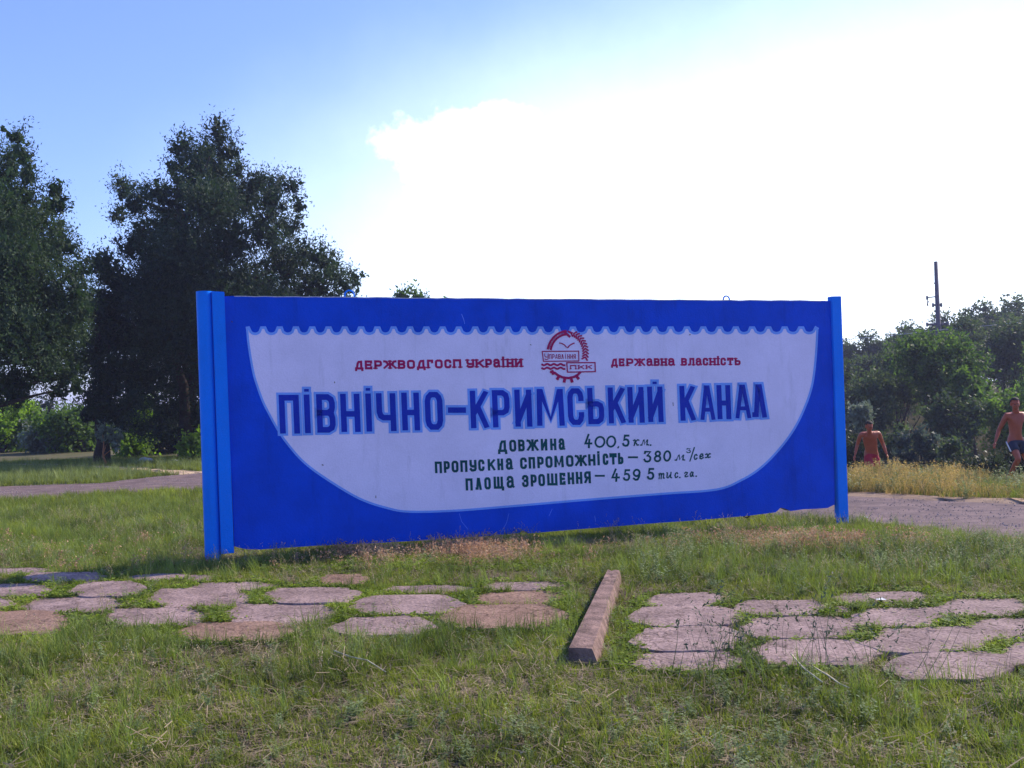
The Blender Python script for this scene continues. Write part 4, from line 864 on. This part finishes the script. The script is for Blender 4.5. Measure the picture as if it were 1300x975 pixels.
# ------------------------------------------------------------------ small things by the path
stone_m = mat('pale_stone', (.55, .55, .62), .9, .15, 6, .5, 20)
for (px, py, s, lb) in ((185, 587.2, .15, 'wider of two pale stones in the shade behind the path, nearer the sapling'), (223, 587.6, .10, 'narrower of two pale stones in the shade behind the path, nearer the sign')):
    p = hitg(px, py); bm = bmesh.new(); bmesh.ops.create_icosphere(bm, subdivisions=3, radius=1)
    for v in bm.verts:
        k = 1 + .22 * sin(v.co.x * 3 + px) * cos(v.co.y * 4) + random.uniform(-.04, .04); v.co = Vector((v.co.x * s * 1.5 * k, v.co.y * s * k, v.co.z * s * .75 * k + s * .3)) + p
    me = bpy.data.meshes.new('stone'); bm.to_mesh(me); bm.free(); o = link('stone', me, None, [stone_m]); tag(o, lb, 'stone', 'pale stones behind the path')
straw_m = mat('bleached_straw', (.50, .44, .30), .8, .2, 20, bump=0)
for lb, pts in (('long bleached grass stalk lying in the grass in front of the left hand slabs', [(424, 826), (446, 834), (466, 838), (490, 853)]), ('pale forked stalk in the grass in front of the right hand slabs', [(1032, 846), (1052, 858), (1066, 868), (1078, 873)]), ('pale straight stalk left of the forked one in front of the right hand slabs', [(1004, 830), (1020, 848), (1044, 866)])):
    P = [hit(x, y, .085) for x, y in pts]; mb = MB(); mb.add(tube(P, [.0045, .004, .0035, .002][:len(P)], 6)); tag(mb.build('dry_stalk', [straw_m], None, True), lb, 'stalk', 'bleached stalks lying in the grass')
for lb, px, py, k in (('tiny white scrap of paper between the back two rows of right hand slabs', 1118, 770, .035), ('white fleck of litter on the road edge beyond the right sign post', 1099, 661, .03)):
    p = hitg(px, py) + UP * .045; v = [p + Vector((cos(a) * k * random.uniform(.8, 1.6), sin(a) * k * random.uniform(.7, 1.1), random.uniform(0, .012))) for a in (0, 1.1, 2.2, 3.3, 4.3, 5.3)]
    me = mesh('litter_scrap', v + [q - UP * .002 for q in v], [(0, 1, 2, 3), (0, 3, 4, 5), (9, 8, 7, 6), (11, 10, 9, 6)] + [(i, (i + 1) % 6, (i + 1) % 6 + 6, i + 6) for i in range(6)]); tag(link('litter_scrap', me, None, [white_s]), lb, 'litter')

# ------------------------------------------------------------------ grasses (geometry-node scatter of tufts)
SRC = bpy.data.collections.new('tufts')     # never linked to the scene
def blade(V, vals, p, h, w_, lean, ang, v, segs=3):
    d = np.array([cos(ang), sin(ang), 0]); s = np.array([-sin(ang), cos(ang), 0]); pts = []
    for i in range(segs + 1):
        t = i / segs; pts.append(np.array(p) + d * lean * t * t + np.array([0, 0, h * (t - .25 * (lean / h if h else 0) * t * t)]))
    for i in range(segs):
        t0 = 1 - (i / segs) ** 1.5; t1 = 1 - ((i + 1) / segs) ** 1.5; a0 = s * w_ * t0 / 2; a1 = s * w_ * max(t1, .06) / 2
        V += [pts[i] - a0, pts[i] + a0, pts[i + 1] + a1, pts[i + 1] - a1]; vals.append(v)
    return pts
def tuft_mesh(kind):
    if kind == 'pebble': return pebbles()
    V, vals = [], []; R_ = random.uniform
    if kind == 'short':
        for _ in range(22): a = R_(0, 6.28); r = abs(random.gauss(0, .03)); h = R_(.025, .075); blade(V, vals, (cos(a) * r, sin(a) * r, -.005), h, R_(.003, .0055), h * R_(.1, 1.0), R_(0, 6.28), random.random())
    elif kind == 'tall':
        for _ in range(16): a = R_(0, 6.28); r = abs(random.gauss(0, .025)); h = R_(.07, .19); blade(V, vals, (cos(a) * r, sin(a) * r, -.005), h, R_(.003, .005), h * R_(.1, .8), R_(0, 6.28), random.random(), 4)
    elif kind == 'clover':
        for _ in range(26):
            a = R_(0, 6.28); r = abs(random.gauss(0, .05)); z = R_(.008, .045); c = np.array([cos(a) * r, sin(a) * r, z]); q = R_(0, 6.28); l = R_(.010, .02); d = np.array([cos(q), sin(q), R_(-.2, .5)]) * l; s = np.array([-sin(q), cos(q), R_(-.3, .3)]) * l * .45
            V += [c - d, c + s, c + d, c - s]; vals.append(random.random())
    elif kind == 'straw':
        for _ in range(5):
            a = R_(0, 6.28); h = R_(.12, .3); pts = blade(V, vals, (R_(-.04, .04), R_(-.04, .04), 0), h, .0022, h * R_(.1, .7), a, random.random(), 4)
            for k in range(7):
                c = pts[-1] - (pts[-1] - pts[-2]) * k * .16 + np.array([R_(-.006, .006), R_(-.006, .006), 0]); q = rand_unit(1)[0] * .008; s = rand_unit(1)[0] * .003
                V += [c - q, c + s, c + q, c - s]; vals.append(random.random())
    elif kind == 'dry':
        for _ in range(20): a = R_(0, 6.28); r = abs(random.gauss(0, .05)); h = R_(.04, .13); pts = blade(V, vals, (cos(a) * r, sin(a) * r, 0), h, R_(.002, .004), h * R_(.2, 1.0), R_(0, 6.28), random.random(), 2)
        for _ in range(26):
            a = R_(0, 6.28); r = abs(random.gauss(0, .07)); c = np.array([cos(a) * r, sin(a) * r, R_(.05, .14)]); q = rand_unit(1)[0] * .012; s = rand_unit(1)[0] * .006
            V += [c - q, c + s, c + q, c - s]; vals.append(random.random())
    elif kind == 'meadow':
        for _ in range(30):
            a = R_(0, 6.28); r = abs(random.gauss(0, .11)); h = R_(.22, .52); pts = blade(V, vals, (cos(a) * r, sin(a) * r, 0), h, R_(.006, .011), h * R_(.1, .6), R_(0, 6.28), random.random(), 3)
            if random.random() < .6:
                for k in range(4):
                    c = pts[-1] + np.array([R_(-.02, .02), R_(-.02, .02), R_(-.08, .02)]); q = rand_unit(1)[0] * .022; s = rand_unit(1)[0] * .008
                    V += [c - q, c + s, c + q, c - s]; vals.append(random.random())
    elif kind == 'thatch':
        for _ in range(30):
            a = R_(0, 6.28); r = abs(random.gauss(0, .07)); c = np.array([cos(a) * r, sin(a) * r, R_(.002, .018)]); q = R_(0, 6.28); l = R_(.012, .04); d = np.array([cos(q), sin(q), R_(-.15, .2)]) * l; s = np.array([-sin(q), cos(q), 0]) * .0016
            V += [c - d - s, c - d + s, c + d + s, c + d - s]; vals.append(random.random())
    elif kind == 'weed':
        for _ in range(9):
            a = R_(0, 6.28); h = R_(.05, .16); pts = blade(V, vals, (R_(-.02, .02), R_(-.02, .02), 0), h, .003, h * R_(.2, .6), a, .3, 3)
            for k in range(12):
                t = R_(.15, 1.05); i = min(int(t * 3), 2); c = pts[i] + (pts[i + 1] - pts[i]) * (t * 3 - i); q = rand_unit(1)[0]; q[2] = abs(q[2]) * .5; q *= R_(.010, .022); s = np.cross(q, [0, 0, 1]) * .28
                V += [c, c + q * .5 + s, c + q, c + q * .5 - s]; vals.append(random.random())
    return npmesh('tuft_' + kind, np.array(V), 4, np.array(vals))
def pebbles():
    V, vals = [], []
    for _ in range(5):
        c = np.array([random.uniform(-.12, .12), random.uniform(-.12, .12), .004]); q = random.uniform(.003, .010); a = random.uniform(0, 6.28); ring = [c + q * np.array([cos(a + k * 1.2566) * random.uniform(.8, 1.3), sin(a + k * 1.2566) * random.uniform(.7, 1.1), 0]) for k in range(5)]; top_ = c + np.array([0, 0, q * .8])
        for k in range(5): V += [ring[k], ring[(k + 1) % 5], top_ * .6 + ring[(k + 1) % 5] * .4 + np.array([0, 0, q * .3]), top_ * .6 + ring[k] * .4 + np.array([0, 0, q * .3])]; vals.append(.5)
        V += [top_ * .6 + ring[k] * .4 + np.array([0, 0, q * .3]) for k in (0, 1, 2, 3)]; vals.append(.5)
    return npmesh('pebbles', np.array(V), 4, np.array(vals))
def grassmat(name, d, l, tr=.35, ns_=1.3, tcol=None): return leafmat(name, d, l, tr, ns_, tcol, .7)
def scatter(name, label, kind, mat_, x, y, sc_, nvar=4, cat='grass', tilt=.15, zoff=0.0, zs=None):
    col = bpy.data.collections.new('src_' + name); SRC.children.link(col)
    for i in range(nvar): me = tuft_mesh(kind); me.materials.append(mat_); col.objects.link(bpy.data.objects.new('tuft', me))
    n = len(x); me = bpy.data.meshes.new(name); P = np.stack([x, y, ground(x, y) + zoff], 1); me.vertices.add(n); me.vertices.foreach_set('co', P.astype(np.float32).ravel())
    rot = np.stack([RNG.normal(size=n) * tilt, RNG.normal(size=n) * tilt, RNG.random(n) * 6.283], 1)
    a = me.attributes.new('rot', 'FLOAT_VECTOR', 'POINT'); a.data.foreach_set('vector', rot.astype(np.float32).ravel())
    s3 = np.stack([sc_, sc_, sc_ * (zs if zs is not None else 1)], 1); a = me.attributes.new('scl', 'FLOAT_VECTOR', 'POINT'); a.data.foreach_set('vector', s3.astype(np.float32).ravel())
    a = me.attributes.new('pick', 'INT', 'POINT'); a.data.foreach_set('value', RNG.integers(0, nvar, n).astype(np.int32))
    o = bpy.data.objects.new(name, me); COL.objects.link(o); tag(o, label, cat, kind='stuff')
    ng = bpy.data.node_groups.new(name, 'GeometryNodeTree'); ng.interface.new_socket('Geometry', in_out='INPUT', socket_type='NodeSocketGeometry'); ng.interface.new_socket('Geometry', in_out='OUTPUT', socket_type='NodeSocketGeometry')
    gi = ng.nodes.new('NodeGroupInput'); go = ng.nodes.new('NodeGroupOutput'); mp = ng.nodes.new('GeometryNodeMeshToPoints'); ip = ng.nodes.new('GeometryNodeInstanceOnPoints'); ci = ng.nodes.new('GeometryNodeCollectionInfo')
    ci.inputs['Collection'].default_value = col; ci.inputs['Separate Children'].default_value = True; ci.inputs['Reset Children'].default_value = True
    ip.inputs['Pick Instance'].default_value = True; K = ng.links.new
    def attr(nm, ty): q = ng.nodes.new('GeometryNodeInputNamedAttribute'); q.data_type = ty; q.inputs[0].default_value = nm; return q.outputs[0]
    K(gi.outputs[0], mp.inputs[0]); K(mp.outputs[0], ip.inputs['Points']); K(ci.outputs[0], ip.inputs['Instance']); K(attr('pick', 'INT'), ip.inputs['Instance Index'])
    e2r = ng.nodes.new('FunctionNodeEulerToRotation'); K(attr('rot', 'FLOAT_VECTOR'), e2r.inputs[0]); K(e2r.outputs[0], ip.inputs['Rotation']); K(attr('scl', 'FLOAT_VECTOR'), ip.inputs['Scale']); K(ip.outputs[0], go.inputs[0])
    md = o.modifiers.new('scatter', 'NODES'); md.node_group = ng; return o
def cand(n, ya, yb, xw=.56, lo=None):
    n = int(n * 1.28); xw *= 1.28
    """points in the wedge in front of the camera, uniform per square metre"""
    y = np.sqrt(RNG.random(n) * (yb ** 2 - ya ** 2) + ya ** 2); x = (RNG.random(n) * 2 - 1) * xw * y
    return x, y
slabmask_poly = [p for p, c in slab_polys]
def on_slab(x, y, grow=1.0):
    m_ = np.zeros(x.shape, bool)
    for p, c in slab_polys:
        q = np.array(c) + (p - np.array(c)) * grow; bb = (x > q[:, 0].min()) & (x < q[:, 0].max()) & (y > q[:, 1].min()) & (y < q[:, 1].max())
        if bb.any(): m_[bb] |= inpoly(x[bb], y[bb], q)
    return m_
def on_road(x, y): return inpoly(x, y, road_poly) | inpoly(x, y, path_poly) | inpoly(x, y, verge_poly)
def keep(x, y, slab=True, grow=.97):
    k = ~on_road(x, y) & ~inpoly(x, y, kerb_poly)
    if slab: k &= ~on_slab(x, y, grow)
    return k
def toimg(x, y, z=0.0):
    P = np.stack([x, y, np.zeros_like(x) + z - EYE], 1); a = P @ np.array(CD); return 650 + F * (P @ np.array(CR)) / a, 487.5 - F * (P @ np.array(CU)) / a
slab_y0, slab_y1 = 5.6, 9.1
g_short = grassmat('grass_green', (.055, .078, .013), (.30, .34, .06)); g_tall = grassmat('grass_tall_green', (.055, .085, .02), (.27, .34, .085))
g_clov = grassmat('grass_bright', (.06, .10, .012), (.27, .36, .04), .4); g_straw = grassmat('grass_straw', (.26, .20, .12), (.50, .42, .26), .3, tcol=(1.1, 1.05, .85)); g_dry = grassmat('grass_dry_pink', (.30, .17, .11), (.56, .36, .23), .3, tcol=(1.1, 1.0, .85))
g_mead = leafmat('meadow_grass', (.10, .13, .03), (.64, .44, .20), .4, .55, (1.15, 1.1, .7), .7); g_that = grassmat('grass_thatch', (.12, .09, .06), (.34, .26, .17), .15); g_weed = grassmat('weed_grey_green', (.07, .10, .035), (.28, .34, .15), .3, tcol=(1.1, 1.25, .8))
noise = lambda x, y, s: .5 + .5 * _vn(x + 3.1, y - 1.7, s)
# 1 lawn, near and far
x, y = cand(42000, 3.6, 12.5); p_ = np.clip(1.9 * noise(x, y, 2.3) * (.4 + .6 * noise(x + 5, y, 6.1)) + .22, .12, 1); k = keep(x, y) & (RNG.random(len(x)) < p_); x1_, y1_ = x[k], y[k]
x, y = cand(30000, 12.5, 34, .6); k = keep(x, y) & ~((y > 19) & (x > 3)) ; x2_, y2_ = x[k], y[k]
X = np.r_[x1_, x2_]; Yv = np.r_[y1_, y2_]; sc_ = np.r_[.7 + .7 * RNG.random(len(x1_)), 1.3 + 1.4 * RNG.random(len(x2_))]
scatter('lawn_grass', 'short green grass covering the lawn', 'short', g_short, X, Yv, sc_, 6)
x, y = cand(24000, 3.6, 18); u, v = toimg(x, y); pr = .10 + .5 * (noise(x, y, 2.2) > .62) + .3 * ((v > 818) & (v < 860) & (u < 730)) * (noise(x, y, 5) > .35) + .5 * ((v > 690) & (v < 750) & (u > 780)) + .35 * ((v < 735) & (v > 640) & (u < 270))
k = keep(x, y, True, .93) & (RNG.random(len(x)) < pr); scatter('tall_grass', 'longer green grass in loose tufts', 'tall', g_tall, x[k], y[k], .55 + .75 * RNG.random(k.sum()), 6)
# 2 bright low growth in the joints between slabs and along the far edge
x, y = cand(60000, 5.3, 9.9); u, v = toimg(x, y); near_sl = on_slab(x, y, 1.25) & ~on_slab(x, y, .985); bright = (v > 700) & (v < 728) & (u > 330) & (u < 720)
k = keep(x, y, True, .93) & (near_sl | (bright & (RNG.random(len(x)) < .6))) & (RNG.random(len(x)) < .6) & (noise(x, y, 4.3) > .26)
scatter('joint_growth', 'bright green clover and low grass growing between the slabs', 'clover', g_clov, x[k], y[k], .6 + .7 * RNG.random(k.sum()), 5)
k2 = k & (RNG.random(len(x)) < .16); scatter('joint_grass', 'bright green grass tufts growing between the slabs', 'short', g_clov, x[k2], y[k2], .5 + .6 * RNG.random(k2.sum()), 5)
# 3 thatch and weeds
x, y = cand(22000, 3.6, 11); k = keep(x, y) & (RNG.random(len(x)) < .95 - .8 * noise(x, y, 2.3)); scatter('thatch', 'brown dead grass litter lying on the soil', 'thatch', g_that, x[k], y[k], .7 + .8 * RNG.random(k.sum()), 5)
x, y = cand(15000, 3.6, 19); u, v = toimg(x, y); pr = .25 * (noise(x, y, 1.7) > .45) + .35 * ((v > 650) & (v < 725) & (u < 290)) + .3 * ((v > 700) & (v < 755) & (u > 900)) + .25 * (v > 900)
k = keep(x, y) & (RNG.random(len(x)) < pr); scatter('weeds', 'grey green weeds with small leaves scattered through the grass', 'weed', g_weed, x[k], y[k], .5 + .7 * RNG.random(k.sum()), 6, 'weeds')
# 4 straw stalks, dry pinkish patches
x, y = cand(2600, 3.6, 15); k = keep(x, y) & (RNG.random(len(x)) < .25 + .6 * (noise(x, y, 1.9) > .55)); scatter('straw_stalks', 'thin straw coloured seed stalks standing in the grass', 'straw', g_straw, x[k], y[k], .5 + .6 * RNG.random(k.sum()), 6)
x, y = cand(26000, 9.0, 14.5); u, v = toimg(x, y, .05)
pr = .7 * np.exp(-((u - 470) / 50) ** 2 - ((v - 704) / 7) ** 2) + np.exp(-((u - 610) / 45) ** 2 - ((v - 698) / 10) ** 2) * 1.4 + np.exp(-((u - 1010) / 90) ** 2 - ((v - 684) / 8) ** 2) * .8 + .02 * ((v < 725) & (v > 680))
k = keep(x, y) & (RNG.random(len(x)) < pr * .8); scatter('dry_grass', 'dry pinkish grass in patches in front of the sign', 'dry', g_dry, x[k], y[k], .7 + .6 * RNG.random(k.sum()), 6)
x, y = cand(26000, 9, 34, .6); k = on_road(x, y) & (RNG.random(len(x)) < .25 + .75 * (noise(x, y, 3.7) > .6))
scatter('gravel', 'loose pale gravel scattered over the worn road', 'pebble', mat('gravel_stone', (.14, .105, .105), .9, .4, 30, bump=.3, col2=(.36, .29, .28)), x[k], y[k], .6 + 1.2 * RNG.random(k.sum()), 6, 'gravel', .05, .018)
# 5 meadow strip beyond the road on the right, and the green island on the left
x = RNG.random(60000) * 22 + 3; y = RNG.random(60000) * 12 + 13; u, v = toimg(x, y, ground(x, y)); lim = np.interp(u, [1000, 1090, 1200, 1300, 1500], [624, 629, 636, 640, 652]); k = (v < lim) & (v > lim - 27) & (u > 1020) & (u < 1500)
k &= RNG.random(len(x)) < .32; k &= ~inpoly(x, y, road_poly)
k &= RNG.random(len(x)) < .12 + 1.3 * (noise(x, y, 2.9) - .25); ms = (.25 + .8 * RNG.random(len(x)) ** 1.6 + .25 * noise(x, y, 2.3)) * np.interp(u, [1090, 1220, 1260, 1300], [1, .95, .7, .5])
scatter('meadow_grass', 'tall dry yellow grass along the far side of the road', 'meadow', g_mead, x[k], y[k], ms[k] * .95, 9, zs=.85)
kk = k & (RNG.random(len(x)) < .28); scatter('verge_weeds', 'green weeds mixed into the dry grass beyond the road', 'weed', g_weed, x[kk], y[kk], 1.2 + 2.0 * RNG.random(kk.sum()), 6, 'weeds')
# dark seed stalks leaning over the nearest slabs, long blades by the left ones
x, y = cand(60000, 5.2, 7.2); u, v = toimg(x, y); k = (v > 834) & (v < 868) & (u > 800) & (u < 1330) & (v > 826 + (u - 800) * .05) & (RNG.random(len(x)) < .005)
scatter('seed_stalks', 'dark thin seed stalks leaning over the right hand slabs', 'straw', grassmat('stalk_dark', (.03, .045, .04), (.10, .13, .10), .2), x[k], y[k], 1.3 + .8 * RNG.random(k.sum()), 6, tilt=.35)
x, y = cand(60000, 5.2, 8.0); u, v = toimg(x, y); k = (v > 796) & (v < 826) & (u > 60) & (u < 735) & keep(x, y) & (RNG.random(len(x)) < .045)
scatter('long_grass', 'long fine grass blades rising in front of the left hand slabs', 'tall', g_tall, x[k], y[k], .7 + .5 * RNG.random(k.sum()), 6)
x, y = cand(60000, 8.0, 11.5); u, v = toimg(x, y); k = (v > 690) & (v < 752) & (u > 800) & keep(x, y) & (RNG.random(len(x)) < .022 * (noise(x, y, 1.4) > .5))
scatter('bushy_weeds', 'bushy grey green weeds behind the right hand slabs', 'weed', g_weed, x[k], y[k], 1.0 + .7 * RNG.random(k.sum()), 6, 'weeds')
k &= RNG.random(len(x)) < .3; scatter('pale_seed_heads', 'pale seed heads among the weeds behind the right hand slabs', 'straw', g_straw, x[k], y[k], .7 + .5 * RNG.random(k.sum()), 5)
g_isl = grassmat('grass_island', (.07, .10, .04), (.28, .33, .14), .35, .6)
x = RNG.random(60000) * -30 - 3; y = RNG.random(60000) * 34 + 19; u, v = toimg(x, y, ground(x, y)); k = keep(x, y, False) & (u > -60) & (u < 262) & (v < 619) & (v > 589) & (RNG.random(len(x)) < .35)
scatter('island_grass', 'rough green grass between the road and the side path at left', 'tall', g_isl, x[k], y[k], 1.2 + 1.1 * RNG.random(k.sum()), 6)
# 6 rough scrub on the slope
x = RNG.random(30000) * 42 + 4; y = RNG.random(30000) * 50 + 23; k = (x < .56 * y) & (x > .30 * y) & (RNG.random(30000) < .5)
scatter('slope_grass', 'rough dull grass covering the wooded slope', 'meadow', leafmat('slope_grass', (.05, .055, .03), (.26, .21, .11), .3, .3, (1.1, 1.1, .8), .8), x[k], y[k], .8 + .8 * RNG.random(k.sum()), 5)

# ------------------------------------------------------------------ haze
hv, hf = box((-960, -66, -4.5), (1920, 0, 0), (0, 1580, 0), (0, 0, 28))
hz_m = bpy.data.materials.new('haze'); hz_m.use_nodes = True; ht = hz_m.node_tree; ht.nodes.clear()
ho = N(ht, 'ShaderNodeOutputMaterial'); hp = N(ht, 'ShaderNodeVolumePrincipled'); hp.inputs['Density'].default_value = .0007; hp.inputs['Color'].default_value = (.62, .66, 1.0, 1); hp.inputs['Anisotropy'].default_value = .3
ht.links.new(hp.outputs[0], ho.inputs['Volume'])
tag(link('haze', mesh('haze', hv, hf), None, [hz_m]), 'faint bluish haze in the air', 'haze', kind='stuff')
